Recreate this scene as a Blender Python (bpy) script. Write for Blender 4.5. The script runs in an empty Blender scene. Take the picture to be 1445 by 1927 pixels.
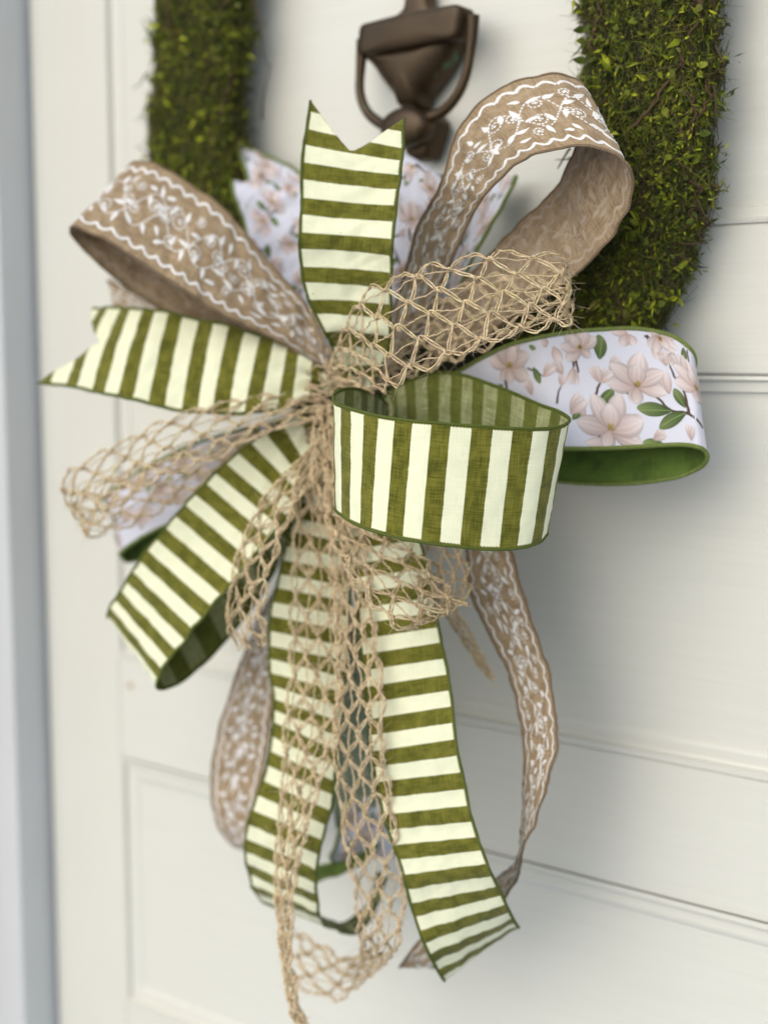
import bpy, math, random
import numpy as np
from mathutils import Vector, Matrix
R = math.radians
sc = bpy.context.scene
COL = sc.collection
rng = np.random.default_rng(7)
random.seed(7)

# ------------------------------------------------------------------ camera
F = 2600.0                       # focal length in photograph pixels
TH, PI_, DD, ZC = R(36.8), R(6.8), 0.76, 1.45
fw = np.array([-math.sin(TH)*math.cos(PI_), math.cos(TH)*math.cos(PI_), -math.sin(PI_)])
rt = np.array([math.cos(TH), math.sin(TH), 0.0])
up = np.cross(rt, fw)
CAM = -fw*(DD/fw[1]) + np.array([0, 0, ZC])
cam = bpy.data.cameras.new('camera'); cob = bpy.data.objects.new('camera', cam); COL.objects.link(cob)
cam.sensor_fit = 'VERTICAL'; cam.sensor_height = 36.0; cam.lens = F/1927*36.0
cam.clip_start = 0.02; cam.clip_end = 200
m = Matrix(((rt[0], up[0], -fw[0], CAM[0]), (rt[1], up[1], -fw[1], CAM[1]), (rt[2], up[2], -fw[2], CAM[2]), (0, 0, 0, 1)))
cob.matrix_world = m
cam.dof.use_dof = True; cam.dof.focus_distance = 0.715; cam.dof.aperture_fstop = 3.6
sc.camera = cob

# ------------------------------------------------------------------ world, sun, exposure
SUN_EL, SUN_AZ = R(36), R(-4)   # azimuth measured from straight out of the door, negative = to the left
w = bpy.data.worlds.new('World'); sc.world = w; w.use_nodes = True
nt = w.node_tree; bg = nt.nodes['Background']
sky = nt.nodes.new('ShaderNodeTexSky'); sky.sky_type = 'NISHITA'; sky.sun_disc = False
sky.sun_elevation = SUN_EL; sky.sun_rotation = math.pi-SUN_AZ
sky.dust_density = 1.0; sky.air_density = 1.0
hs = nt.nodes.new('ShaderNodeHueSaturation'); hs.inputs['Saturation'].default_value = 0.62
nt.links.new(sky.outputs[0], hs.inputs['Color']); nt.links.new(hs.outputs[0], bg.inputs['Color'])
bg.inputs['Strength'].default_value = 0.15
sl = bpy.data.lights.new('sun', 'SUN'); so = bpy.data.objects.new('sun', sl); COL.objects.link(so)
sl.energy = 0.95; sl.angle = R(60); sl.color = (1.0, 0.93, 0.80)
sd = Vector((math.sin(SUN_AZ)*math.cos(SUN_EL), -math.cos(SUN_AZ)*math.cos(SUN_EL), math.sin(SUN_EL)))
so.rotation_euler = sd.to_track_quat('Z', 'Y').to_euler()
sc.view_settings.view_transform = 'Standard'; sc.view_settings.look = 'None'
sc.view_settings.exposure = 0.55; sc.view_settings.gamma = 1.0

# ------------------------------------------------------------------ projection helpers
def ray(px, py):
    px = np.asarray(px, float); py = np.asarray(py, float)
    return fw + ((px-722.5)/F)[..., None]*rt + (-(py-963.5)/F)[..., None]*up
def PZ(px, py, Z): return CAM + ray(px, py)*np.asarray(Z, float)[..., None]
def PH(px, py, h):
    r = ray(px, py); return CAM + r*((DD-np.asarray(h, float))/r[..., 1])[..., None]
def proj(p):
    q = np.asarray(p)-CAM; z = q@fw
    return (q@rt)/z*F+722.5, 963.5-(q@up)/z*F, z

# ------------------------------------------------------------------ mesh helpers
def mk(name, V, quads=None, tris=None, mat=None, parent=None, uv=None, col=None, smooth=True, mats=None, mi=None):
    V = np.asarray(V, np.float32).reshape(-1, 3)
    q = np.zeros((0, 4), np.int32) if quads is None or len(quads) == 0 else np.asarray(quads, np.int32)
    t = np.zeros((0, 3), np.int32) if tris is None or len(tris) == 0 else np.asarray(tris, np.int32)
    me = bpy.data.meshes.new(name)
    me.vertices.add(len(V)); me.vertices.foreach_set('co', V.ravel())
    loops = np.concatenate([q.ravel(), t.ravel()]).astype(np.int32)
    me.loops.add(len(loops)); me.loops.foreach_set('vertex_index', loops)
    n = len(q)+len(t); me.polygons.add(n)
    st = np.concatenate([np.arange(len(q))*4, len(q)*4+np.arange(len(t))*3]).astype(np.int32)
    me.polygons.foreach_set('loop_start', st)
    me.update(calc_edges=True)
    me.polygons.foreach_set('use_smooth', np.full(n, smooth, bool))
    if uv is not None:
        l = me.uv_layers.new(name='UVMap'); l.data.foreach_set('uv', np.asarray(uv, np.float32)[loops].ravel())
    if col is not None:
        a = me.color_attributes.new('Col', 'FLOAT_COLOR', 'POINT')
        c = np.ones((len(V), 4), np.float32); c[:, :3] = col; a.data.foreach_set('color', c.ravel())
    for x in (mats or ([mat] if mat else [])): me.materials.append(x)
    if mi is not None: me.polygons.foreach_set('material_index', np.asarray(mi, np.int32))
    me.validate()
    o = bpy.data.objects.new(name, me); COL.objects.link(o)
    if parent is not None:
        o.parent = parent; o.matrix_parent_inverse = Matrix.Translation(-parent_loc(parent))
    return o
def parent_loc(p):
    l = Vector(p.location)
    return l if p.parent is None else Vector((0, 0, 0)) if p.type == 'MESH' else l
def empty(name, loc, label, cat, group=None):
    o = bpy.data.objects.new(name, None); COL.objects.link(o); o.location = loc; o.empty_display_size = 0.02
    o['label'] = label; o['category'] = cat
    if group: o['group'] = group
    return o
class Bag:
    def __init__(s): s.V = []; s.Q = []; s.T = []; s.C = []; s.n = 0
    def add(s, V, Q=None, T=None, C=None):
        V = np.asarray(V, float).reshape(-1, 3)
        if Q is not None and len(Q): s.Q.append(np.asarray(Q)+s.n)
        if T is not None and len(T): s.T.append(np.asarray(T)+s.n)
        s.V.append(V); s.C.append(np.broadcast_to(np.asarray(C if C is not None else (1, 1, 1), float), (len(V), 3))); s.n += len(V)
    def build(s, name, mat, parent=None, smooth=True):
        if not s.V: return None
        return mk(name, np.concatenate(s.V), np.concatenate(s.Q) if s.Q else None, np.concatenate(s.T) if s.T else None,
                  mat, parent, col=np.concatenate(s.C), smooth=smooth)
def frames(P):
    T = np.gradient(P, axis=0); T /= np.linalg.norm(T, axis=1, keepdims=True)+1e-12
    a = np.array([0.31, 0.87, 0.38]); N = np.zeros_like(P)
    n = np.cross(T[0], a); n /= np.linalg.norm(n)
    for i in range(len(P)):
        n = n-T[i]*np.dot(n, T[i]); n /= np.linalg.norm(n)+1e-12; N[i] = n
    return T, N, np.cross(T, N)
def tube(bag, P, r, sides=6, C=None, sq=None):
    P = np.asarray(P, float); n = len(P)
    T, N, B = frames(P); r = np.broadcast_to(np.asarray(r, float), (n,))
    a = np.arange(sides)*2*math.pi/sides
    V = P[:, None]+r[:, None, None]*(np.cos(a)[None, :, None]*N[:, None]+np.sin(a)[None, :, None]*B[:, None])
    i = np.arange(n-1)[:, None]*sides; j = np.arange(sides)[None]; k = (j+1) % sides
    Q = np.stack([i+j, i+k, i+sides+k, i+sides+j], -1).reshape(-1, 4)
    bag.add(V.reshape(-1, 3), Q, None, C)
def hermite(xs, Y, x):
    """non-uniform Catmull-Rom"""
    xs = np.asarray(xs, float); Y = np.asarray(Y, float); n = len(xs)
    d = np.diff(Y, axis=0)/np.diff(xs)[:, None]; M = np.zeros_like(Y)
    M[0] = d[0]; M[-1] = d[-1]
    if n > 2:
        h = np.diff(xs); M[1:-1] = (d[:-1]*h[1:, None]+d[1:]*h[:-1, None])/(h[1:]+h[:-1])[:, None]
    i = np.clip(np.searchsorted(xs, x)-1, 0, n-2); h = (xs[i+1]-xs[i])
    t = (x-xs[i])/h; t2 = t*t; t3 = t2*t
    return (2*t3-3*t2+1)[..., None]*Y[i]+((t3-2*t2+t)*h)[..., None]*M[i]+(-2*t3+3*t2)[..., None]*Y[i+1]+((t3-t2)*h)[..., None]*M[i+1]
def wobble(x, seed, n=5):
    r = np.random.default_rng(seed); o = 0
    for k in range(n): o = o+np.sin(x*(1.1+1.3*k+r.random())+r.random()*6.28)*r.uniform(.5, 1)/(1+.6*k)
    return o/2.0

# ------------------------------------------------------------------ materials
def mat(name):
    m = bpy.data.materials.new(name); m.use_nodes = True
    return m, m.node_tree, m.node_tree.nodes['Principled BSDF']
def N(t, ty, **k):
    n = t.nodes.new('ShaderNode'+ty)
    for a, b in k.items():
        if a in n.inputs: n.inputs[a].default_value = b
        else: setattr(n, a, b)
    return n
def L(t, a, b): t.links.new(a, b)
def mth(t, op, a, b=None, c=None):
    n = t.nodes.new('ShaderNodeMath'); n.operation = op
    for i, x in enumerate((a, b, c)):
        if x is None: continue
        if isinstance(x, (int, float)): n.inputs[i].default_value = x
        else: t.links.new(x, n.inputs[i])
    return n.outputs[0]
def mix(t, f, a, b, bt='MIX'):
    n = t.nodes.new('ShaderNodeMix'); n.data_type = 'RGBA'; n.blend_type = bt
    for s, x in ((n.inputs[0], f), (n.inputs[6], a), (n.inputs[7], b)):
        if isinstance(x, (int, float)): s.default_value = x
        elif isinstance(x, tuple): s.default_value = (*x, 1)
        else: t.links.new(x, s)
    return n.outputs[2]
def bump(t, bs, h, strength=.3, dist=.0003):
    b = N(t, 'Bump', Strength=strength, Distance=dist); L(t, h, b.inputs['Height']); L(t, b.outputs[0], bs.inputs['Normal'])
def weave(t, per_u, scale=1.0):
    """returns (fac, height): woven threads with slubs. UV.x counts in units whose length is per_u metres, UV.y over 63 mm"""
    uv = N(t, 'UVMap'); sp = N(t, 'SeparateXYZ'); L(t, uv.outputs[0], sp.inputs[0])
    um = mth(t, 'MULTIPLY', sp.outputs[0], per_u*1000); vm = mth(t, 'MULTIPLY', sp.outputs[1], 63.0)
    def noise(su, sv, det=2):
        c = N(t, 'CombineXYZ'); L(t, mth(t, 'MULTIPLY', um, su), c.inputs[0]); L(t, mth(t, 'MULTIPLY', vm, sv), c.inputs[1])
        n = N(t, 'TexNoise', Scale=1.0, Detail=det); L(t, c.outputs[0], n.inputs['Vector']); return n.outputs[0]
    a = noise(1.9*scale, .09); b = noise(.09, 1.9*scale); big = noise(.12, .12)
    f = mth(t, 'ADD', mth(t, 'ADD', a, b), mth(t, 'MULTIPLY', big, .7))      # about 1.35 mean
    f = mth(t, 'MULTIPLY', mth(t, 'SUBTRACT', f, 1.35), 2.2)
    f = mth(t, 'ADD', f, .5)
    wu = mth(t, 'SINE', mth(t, 'MULTIPLY', um, 2*math.pi*1.1*scale)); wv = mth(t, 'SINE', mth(t, 'MULTIPLY', vm, 2*math.pi*1.1*scale))
    g = mth(t, 'MULTIPLY', wu, wv)
    return sp.outputs[0], sp.outputs[1], um, vm, f, g
def cloth(t, bs, out, color, trans=.22, rough=.85):
    L(t, color, bs.inputs['Base Color']); bs.inputs['Roughness'].default_value = rough
    bs.inputs['Sheen Weight'].default_value = .15; bs.inputs['Specular IOR Level'].default_value = .2
    tr = N(t, 'BsdfTranslucent'); L(t, color, tr.inputs[0]); ms = N(t, 'MixShader'); ms.inputs[0].default_value = trans
    L(t, bs.outputs[0], ms.inputs[1]); L(t, tr.outputs[0], ms.inputs[2])
    o = t.nodes['Material Output']; L(t, ms.outputs[0], o.inputs[0])
PER = 0.0195
def stripe_mat(name, back=False):
    m, t, bs = mat(name)
    u, v, um, vm, f, g = weave(t, PER)
    ns = N(t, 'TexNoise', Scale=900.0, Detail=1); 
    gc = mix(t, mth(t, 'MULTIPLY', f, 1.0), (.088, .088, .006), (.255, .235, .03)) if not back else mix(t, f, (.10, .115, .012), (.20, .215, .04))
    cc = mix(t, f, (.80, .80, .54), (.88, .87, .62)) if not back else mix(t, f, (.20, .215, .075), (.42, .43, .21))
    fr = mth(t, 'FRACT', u)
    s1 = mth(t, 'GREATER_THAN', mth(t, 'ADD', fr, mth(t, 'MULTIPLY', mth(t, 'SUBTRACT', f, .5), .012)), .5)
    # cream print stops short of the wired edges, with small nicks where the stitching bites
    nick = mth(t, 'MULTIPLY', mth(t, 'SINE', mth(t, 'MULTIPLY', um, 2*math.pi/1.6)), .004)
    e = mth(t, 'MULTIPLY', mth(t, 'GREATER_THAN', mth(t, 'ADD', v, nick), .022), mth(t, 'LESS_THAN', mth(t, 'ADD', v, nick), .978))
    s = mth(t, 'MULTIPLY', s1, e)
    c = mix(t, s, gc, cc)
    gg = mth(t, 'MULTIPLY', g, mth(t, 'SUBTRACT', 1.0, mth(t, 'MULTIPLY', s, .6)))
    c = mix(t, mth(t, 'MULTIPLY', mth(t, 'SUBTRACT', 1.0, s), mth(t, 'MULTIPLY', mth(t, 'ADD', mth(t, 'MULTIPLY', g, .5), .5), .45)), c, (.05, .06, .004))
    cloth(t, bs, None, c, .13 if not back else .16)
    bump(t, bs, mth(t, 'ADD', gg, f), .35, .0002)
    return m
def burlap_mat(name, back=False):
    m, t, bs = mat(name)
    u, v, um, vm, f, g = weave(t, 0.001, 1.0)
    c = mix(t, f, (.35, .235, .125), (.66, .50, .315))
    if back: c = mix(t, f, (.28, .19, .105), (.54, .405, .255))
    c = mix(t, mth(t, 'MULTIPLY', mth(t, 'ADD', g, 1.0), .2), c, (.17, .105, .05))
    cloth(t, bs, None, c, .22); bump(t, bs, mth(t, 'ADD', g, f), .45, .00025)
    return m
def satin_mat(name, colA, colB, trans=.2):
    m, t, bs = mat(name)
    u, v, um, vm, f, g = weave(t, 0.001, .8)
    d = mth(t, 'SINE', mth(t, 'MULTIPLY', mth(t, 'ADD', um, vm), 2*math.pi/1.25))
    c = mix(t, mth(t, 'ADD', mth(t, 'MULTIPLY', d, .35), .5), colA, colB)
    if trans < .15:
        nb = N(t, 'TexNoise', Scale=55.0, Detail=2); tcx = N(t, 'TexCoord'); L(t, tcx.outputs['Object'], nb.inputs[0])
        rr_ = N(t, 'ValToRGB'); rr_.color_ramp.elements[0].position = .5; rr_.color_ramp.elements[1].position = .58; L(t, nb.outputs[0], rr_.inputs[0])
        c = mix(t, mth(t, 'MULTIPLY', rr_.outputs[0], .38), mix(t, f, c, colB), (.03, .055, .01))
    cloth(t, bs, None, c, trans, .7); bump(t, bs, d, .25, .0002)
    return m
def vcol_mat(name, rough=.7, trans=0, bumpy=0, ribs=0):
    m, t, bs = mat(name)
    a = N(t, 'Attribute', attribute_name='Col'); c = a.outputs[0]
    if ribs:
        tc = N(t, 'TexCoord'); nz = N(t, 'TexNoise', Scale=ribs, Detail=2); L(t, tc.outputs['Object'], nz.inputs[0])
        c = mix(t, mth(t, 'MULTIPLY', nz.outputs[0], .5), c, (0, 0, 0)); bump(t, bs, nz.outputs[0], .6, .0003)
    if trans: cloth(t, bs, None, c, trans, rough)
    else: L(t, c, bs.inputs['Base Color']); bs.inputs['Roughness'].default_value = rough
    bs.inputs['Specular IOR Level'].default_value = .25
    return m
def paint_mat(name, c1, c2, sx=2.0, sz=60.0, bs_=.25):
    m, t, bs = mat(name)
    tc = N(t, 'TexCoord'); mp = N(t, 'Mapping'); L(t, tc.outputs['Object'], mp.inputs[0]); mp.inputs['Scale'].default_value = (sx, 8, sz)
    n1 = N(t, 'TexNoise', Scale=3.0, Detail=5); L(t, mp.outputs[0], n1.inputs[0])
    n3 = N(t, 'TexNoise', Scale=5.0, Detail=8, Roughness=.7); L(t, mp.outputs[0], n3.inputs[0])
    n2 = N(t, 'TexNoise', Scale=9.0, Detail=3); L(t, tc.outputs['Object'], n2.inputs[0])
    L(t, mix(t, mth(t, 'MULTIPLY', mth(t, 'POWER', n3.outputs[0], 3.0), .6), mix(t, n2.outputs[0], c1, c2), (.50, .47, .40)), bs.inputs['Base Color'])
    bs.inputs['Roughness'].default_value = .36; bs.inputs['Specular IOR Level'].default_value = .5
    bump(t, bs, mth(t, 'ADD', n1.outputs[0], mth(t, 'MULTIPLY', n2.outputs[0], .5)), bs_*.9, .0012)
    return m
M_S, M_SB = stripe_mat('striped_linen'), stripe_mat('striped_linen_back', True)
M_B, M_BB = burlap_mat('burlap'), burlap_mat('burlap_back', True)
M_M = satin_mat('floral_satin', (.70, .69, .77), (.84, .83, .90))
M_MB = satin_mat('green_satin_back', (.055, .10, .012), (.12, .19, .03), .12)
M_SG = satin_mat('sage_satin', (.24, .29, .19), (.34, .39, .27))
M_ST = vcol_mat('stitching', .75, .15)
M_PR = vcol_mat('floral_print', .7, .2)
M_ED = vcol_mat('stitched_edge', .7, 0, 0, 900)
M_J = vcol_mat('jute', .85, 0, 0, 700)
M_FZ = vcol_mat('jute_hair', .8, .3)
M_MO = vcol_mat('moss', .75, .25)
M_TW = vcol_mat('twig_bark', .8, 0, 0, 500)
M_DOOR = paint_mat('cream_door_paint', (.625, .61, .53), (.665, .65, .57))
M_DOORV = paint_mat('cream_door_paint_upright', (.625, .61, .53), (.665, .65, .57), 60, 2, .2)
M_JAMB = paint_mat('jamb_paint', (.58, .59, .59), (.63, .64, .64), 60, 2, .2)

# ------------------------------------------------------------------ SETTING: floor, door, frame
def box(bag, x0, x1, y0, y1, z0, z1, C=None, bv=0):
    if bv:
        # front (towards -y) edges chamfered
        V = [(x0, y1, z0), (x1, y1, z0), (x1, y1, z1), (x0, y1, z1), (x0, y0+bv, z0), (x1, y0+bv, z0), (x1, y0+bv, z1), (x0, y0+bv, z1),
             (x0+bv, y0, z0+bv), (x1-bv, y0, z0+bv), (x1-bv, y0, z1-bv), (x0+bv, y0, z1-bv)]
        Q = [(0, 3, 2, 1)]+[(i, (i+1) % 4, 4+(i+1) % 4, 4+i) for i in range(4)]+[(4+i, 4+(i+1) % 4, 8+(i+1) % 4, 8+i) for i in range(4)]+[(8, 9, 10, 11)]
    else:
        V = [(x0, y0, z0), (x1, y0, z0), (x1, y0, z1), (x0, y0, z1), (x0, y1, z0), (x1, y1, z0), (x1, y1, z1), (x0, y1, z1)]
        Q = [(0, 1, 2, 3), (5, 4, 7, 6), (4, 0, 3, 7), (1, 5, 6, 2), (3, 2, 6, 7), (4, 5, 1, 0)]
    bag.add(V, Q, None, C)
mfl, t, bs = mat('bounce_floor_blue')
tc = N(t, 'TexCoord'); wv = N(t, 'TexNoise', Scale=4.0, Detail=6); L(t, tc.outputs['Object'], wv.inputs[0])
L(t, mix(t, wv.outputs[0], (.28, .36, .48), (.36, .44, .56)), bs.inputs['Base Color'])  # blue chosen for the cool light it throws up on the door
b = Bag(); box(b, -6, 6, -8, 1.0, -.1, 0); fl = b.build('bounce_floor', mfl, smooth=False); fl['kind'] = 'structure'  # unseen floor slab, added to bounce light up from below

XL = PH(60, 200, 0)[0]; XR = .75                    # left edge of the door
xs0 = PH(212, 700, 0)[0]; xs1 = xs0+.020            # panel edge on the left
zpb = PH(240, 1236, 0)[2]                           # bottom of upper panel
zqt = PH(220, 1425, 0)[2]                           # top of lower panel
zqb = PH(240, 1885, 0)[2]
zr0 = PH(1400, 708, 0)[2]; zr1 = PH(1400, 420, 0)[2]; xr0 = PH(1200, 560, 0)[0]
print('door', XL, xs0, zpb, zqt, zqb, zr0, zr1, xr0, 'chk', PH(75, 963, 0)[0], PH(100, 1900, 0)[0], PH(1200, 1390, 0)[2], PH(1200, 1670, 0)[2])
door = empty('front_door', (0, 0, 0), 'cream painted panelled front door behind the bow and the moss wreath', 'door')
RC = .005                                           # panels recessed
def part(name, f, mt, par=door, smooth=False):
    b = Bag(); f(b); return b.build(name, mt, par, smooth)
part('stile', lambda b: box(b, XL, xs0, 0, .04, .05, 2.2, None, .0015), M_DOORV)
part('rail', lambda b: box(b, xs0, XR, 0, .04, zqt, zpb, None, .0015), M_DOOR)
part('rail', lambda b: box(b, xs0, XR, 0, .04, .05, zqb, None, .0015), M_DOOR)
part('rail', lambda b: box(b, xr0, XR, -.001, .0049, zr0, zr1, None, .002), M_DOOR)
part('panel', lambda b: box(b, xs0, XR, RC, .035, zpb, 2.2), M_DOOR)
def raised(b):
    box(b, xs0, XR, RC, .035, zqb, zqt)
part('panel', raised, M_DOOR)
def mould(b, p0, p1, inn, prof):
    """profile (distance inward, y) swept from p0 to p1; inn is the inward direction"""
    p0, p1, inn = map(np.array, (p0, p1, inn))
    V = [q+inn*d+np.array((0, y, 0)) for q in (p0, p1) for d, y in prof]; n = len(prof)
    b.add(V, [(i, i+1, n+i+1, n+i) for i in range(n-1)])
prof = [(-.0005, -.0010), (.003, -.0012), (.0045, .0028), (.006, .0034), (.012, .0030), (.0145, .0036), (.016, .0048), (.020, .0049)]
part('moulding', lambda b: mould(b, (xs0, 0, zpb), (xs0, 0, 2.2), (1., 0, 0), prof), M_DOORV)
part('moulding', lambda b: mould(b, (xs0, 0, zpb), (XR, 0, zpb), (0, 0, 1.), prof), M_DOOR)
part('moulding', lambda b: mould(b, (xs0, 0, zqb), (xs0, 0, zqt), (1., 0, 0), prof), M_DOORV)
part('moulding', lambda b: mould(b, (xs0, 0, zqt), (XR, 0, zqt), (0, 0, -1.), prof), M_DOOR)
part('moulding', lambda b: mould(b, (xs0, 0, zqb), (XR, 0, zqb), (0, 0, 1.), prof), M_DOOR)
prof2 = [(0, -.0005), (.002, -.001), (.0035, .002), (.009, .0022), (.010, .0048), (.012, .0049)]
part('moulding', lambda b: mould(b, (xr0, 0, zr1), (XR, 0, zr1), (0, 0, 1.), prof2), M_DOOR)
part('moulding', lambda b: mould(b, (xr0, 0, zr0), (XR, 0, zr0), (0, 0, -1.), prof2), M_DOOR)
ding, td, bd = mat('paint_chip'); bd.inputs['Base Color'].default_value = (.45, .33, .20, 1)
c = PH(247, 1290, -.0004); a = np.arange(10)*2*math.pi/10
part('paint_chip', lambda b: b.add(np.vstack([c+np.array((0, -.0008, 0)), np.stack([c[0]+np.cos(a)*.0035*(1+.3*np.sin(3*a)), np.full(10, -.0005), c[2]+np.sin(a)*.0025], 1)]), None, [(0, i+1, (i+1) % 10+1) for i in range(10)]), ding)

fr = empty('door_frame', (XL, 0, 0), 'pale greenish grey door frame running down the left side of the door', 'door frame')
part('jamb', lambda b: box(b, XL-.06, XL-.004, -.034, .06, 0, 2.3, None, .001), M_JAMB, fr)
part('casing', lambda b: box(b, XL-.10, XL-.061, -.038, .06, 0, 2.3, None, .003), M_DOORV, fr)
part('door_stop', lambda b: box(b, XL-.0035, XL+.02, .043, .06, 0, 2.3), M_JAMB, fr)
wl = empty('side_wall', (-1.4, 0, 0), 'strip of tan wall beside the door frame at the far left', 'wall')
mw, t, bs = mat('tan_wall'); bs.inputs['Base Color'].default_value = (.42, .36, .29, 1)
part('wall_face', lambda b: box(b, -2.6, XL-.101, -.20, .06, 0, 2.4), mw, wl)

# ------------------------------------------------------------------ RIBBON MACHINE
class Rib: pass
KNOT = PZ(np.array(632.), np.array(765.), np.array(.86)); PLEAT = .0045
def ribbon(ctrl, parent, name, label, kind, p0=None, p1=None, phase=True, step=.0022, nv=20, wob=.0013, seed=1, zs=1.0, flip=False, cup=0.0, ref=.5):
    """ctrl rows: (param, ax,ay,aZ, bx,by,bZ), Z in centimetres along the camera axis. p0/p1(v): cut shape at both ends"""
    c = np.array(ctrl, float); ps = c[:, 0]
    A = PZ(c[:, 1], c[:, 2], c[:, 3]/100); B = PZ(c[:, 4], c[:, 5], c[:, 6]/100)
    AB = np.concatenate([A, B], 1)
    f = np.linspace(ps[0], ps[-1], 600); S = hermite(ps, AB, f)
    mid = (S[:, :3]+S[:, 3:])/2; ln = np.concatenate([[0], np.cumsum(np.linalg.norm(np.diff(mid, axis=0), axis=1))])
    wd = np.linalg.norm(S[:, :3]-S[:, 3:], axis=1)
    ys = np.concatenate([-S[:, 1], -S[:, 4]])
    print('%-16s len %.0fmm periods %.1f (%.1fmm each) width %.0f-%.0f mean %.0f  h %.0f..%.0f mm' % (label[:16], ln[-1]*1000, ps[-1]-ps[0], ln[-1]*1000/(ps[-1]-ps[0]), wd.min()*1000, wd.max()*1000, wd.mean()*1000, ys.min()*1000, ys.max()*1000))
    n = max(12, int(ln[-1]/step)); v = np.linspace(0, 1, nv+1)
    a0 = np.array([p0(x) if p0 else ps[0] for x in v]); a1 = np.array([p1(x) if p1 else ps[-1] for x in v])
    # work in length so the grid is even
    l0 = np.interp(a0, f, ln); l1 = np.interp(a1, f, ln)
    tt = np.linspace(0, 1, n+1)
    LL = l0[None]+(l1-l0)[None]*tt[:, None]
    PP = np.interp(LL.ravel(), ln, f).reshape(LL.shape)
    H = hermite(ps, AB, PP.ravel()).reshape(n+1, nv+1, 6)
    G = H[..., :3]*(1-v)[None, :, None]+H[..., 3:]*v[None, :, None]
    dl = np.gradient(G, axis=0); dv = np.gradient(G, axis=1)
    Nn = np.cross(dl, dv); Nn /= np.linalg.norm(Nn, axis=2, keepdims=True)+1e-12
    ir = int(np.argmin(np.abs(PP[:, nv//2]-(ps[0]+(ps[-1]-ps[0])*ref))))
    flip = float(np.sum(Nn[ir, nv//2]*(CAM-G[ir, nv//2]))) < 0
    if flip: Nn = -Nn
    amp = wob*(wobble(LL*60, seed)+.6*wobble(LL*140+v[None]*5, seed+9)+.5*wobble(v[None]*9+LL*30, seed+5))+cup*(4*v*(1-v))[None]
    kd = np.linalg.norm(G-KNOT, axis=2); amp = amp+PLEAT*np.exp(-(kd/.032)**2)*np.sin(v*2*math.pi*2.5+seed)[None]
    G = G+Nn*amp[..., None]
    dl = np.gradient(G, axis=0); dv = np.gradient(G, axis=1)
    Nn = np.cross(dl, dv); Nn /= np.linalg.norm(Nn, axis=2, keepdims=True)+1e-12
    if flip: Nn = -Nn
    r = Rib(); r.G = G; r.N = Nn; r.L = LL; r.v = v; r.n = n; r.nv = nv; r.len = ln[-1]; r.PP = PP; r.kind = kind; r.W = .063
    r.f, r.ln = f, ln
    if kind == 'jute': return r
    i = np.arange(n)[:, None]*(nv+1); j = np.arange(nv)[None]
    Q = np.stack([i+j, i+nv+1+j, i+nv+2+j, i+j+1], -1).reshape(-1, 4)
    if flip: Q = Q[:, ::-1]
    nV = (n+1)*(nv+1)
    th = .00035
    V = np.concatenate([G.reshape(-1, 3), (G-Nn*th).reshape(-1, 3)])
    u = PP if phase else LL*1000
    uv = np.stack([u, np.broadcast_to(v[None], u.shape)], -1).reshape(-1, 2); uv = np.concatenate([uv, uv])
    Qb = Q[:, ::-1]+nV
    # rim across the two cut ends
    e0 = np.arange(nv); E = np.stack([e0, e0+1, e0+1+nV, e0+nV], 1); e1 = e0+n*(nv+1); E2 = np.stack([e1+1, e1, e1+nV, e1+1+nV], 1)
    quads = np.concatenate([Q, Qb, E, E2]); mi = np.concatenate([np.zeros(len(Q)), np.ones(len(Qb)), np.zeros(len(E)*2)])
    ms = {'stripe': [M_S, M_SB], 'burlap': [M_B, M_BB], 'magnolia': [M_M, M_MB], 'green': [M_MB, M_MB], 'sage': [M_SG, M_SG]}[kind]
    o = mk(name, V, quads, mats=ms, mi=mi, uv=uv, parent=parent); o['label'] = label
    r.o = o
    # wired edges
    er, ec = {'stripe': (.00085, (.105, .135, .02)), 'burlap': (.0008, (.24, .165, .095)), 'magnolia': (.0013, (.19, .24, .055)), 'green': (.0012, (.17, .22, .05)), 'sage': (.0008, (.22, .26, .16))}[kind]
    for jj in (0, nv):
        b = Bag(); P = G[:, jj]-Nn[:, jj]*th/2
        # fine ribbed overlock: radius ripples and colour flecks
        k = max(3, int(len(P)*step/.0008)); t2 = np.linspace(0, len(P)-1, k); P2 = np.stack([np.interp(t2, np.arange(len(P)), P[:, q]) for q in range(3)], 1)
        rr = er*(1+.12*np.where(np.arange(k) % 2 == 0, 1, -1))
        tube(b, P2, rr, 7)
        cc = np.repeat((np.array(ec)[None]*(1+.22*np.where(np.arange(k) % 2 == 0, 1, -1)[:, None]+rng.normal(0, .05, (k, 1)))), 7, 0)
        b.C = [cc]; b.build('wired_edge', M_ED, o)
    return r
def surf(r, s, v, off=0.0):
    """s in metres of length, v in 0..1 -> world positions"""
    s = np.asarray(s, float); v = np.clip(np.asarray(v, float), 0, 1)
    jv = v*r.nv; j0 = np.clip(jv.astype(int), 0, r.nv-1); fj = jv-j0
    l0 = r.L[0, j0]*(1-fj)+r.L[0, j0+1]*fj; l1 = r.L[-1, j0]*(1-fj)+r.L[-1, j0+1]*fj
    t = np.clip((s-l0)/(l1-l0+1e-12), 0, 1)*r.n; i0 = np.clip(t.astype(int), 0, r.n-1); fi = t-i0
    def bl(A):
        return (A[i0, j0]*((1-fi)*(1-fj))[..., None]+A[i0+1, j0]*(fi*(1-fj))[..., None]+A[i0, j0+1]*((1-fi)*fj)[..., None]+A[i0+1, j0+1]*(fi*fj)[..., None])
    return bl(r.G)+bl(r.N)*np.asarray(off, float)[..., None]
def inside(r, s, v):
    v = np.clip(v, 0, 1); l0 = np.interp(v, r.v, r.L[0]); l1 = np.interp(v, r.v, r.L[-1])
    return (s > l0+.001) & (s < l1-.001)
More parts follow.
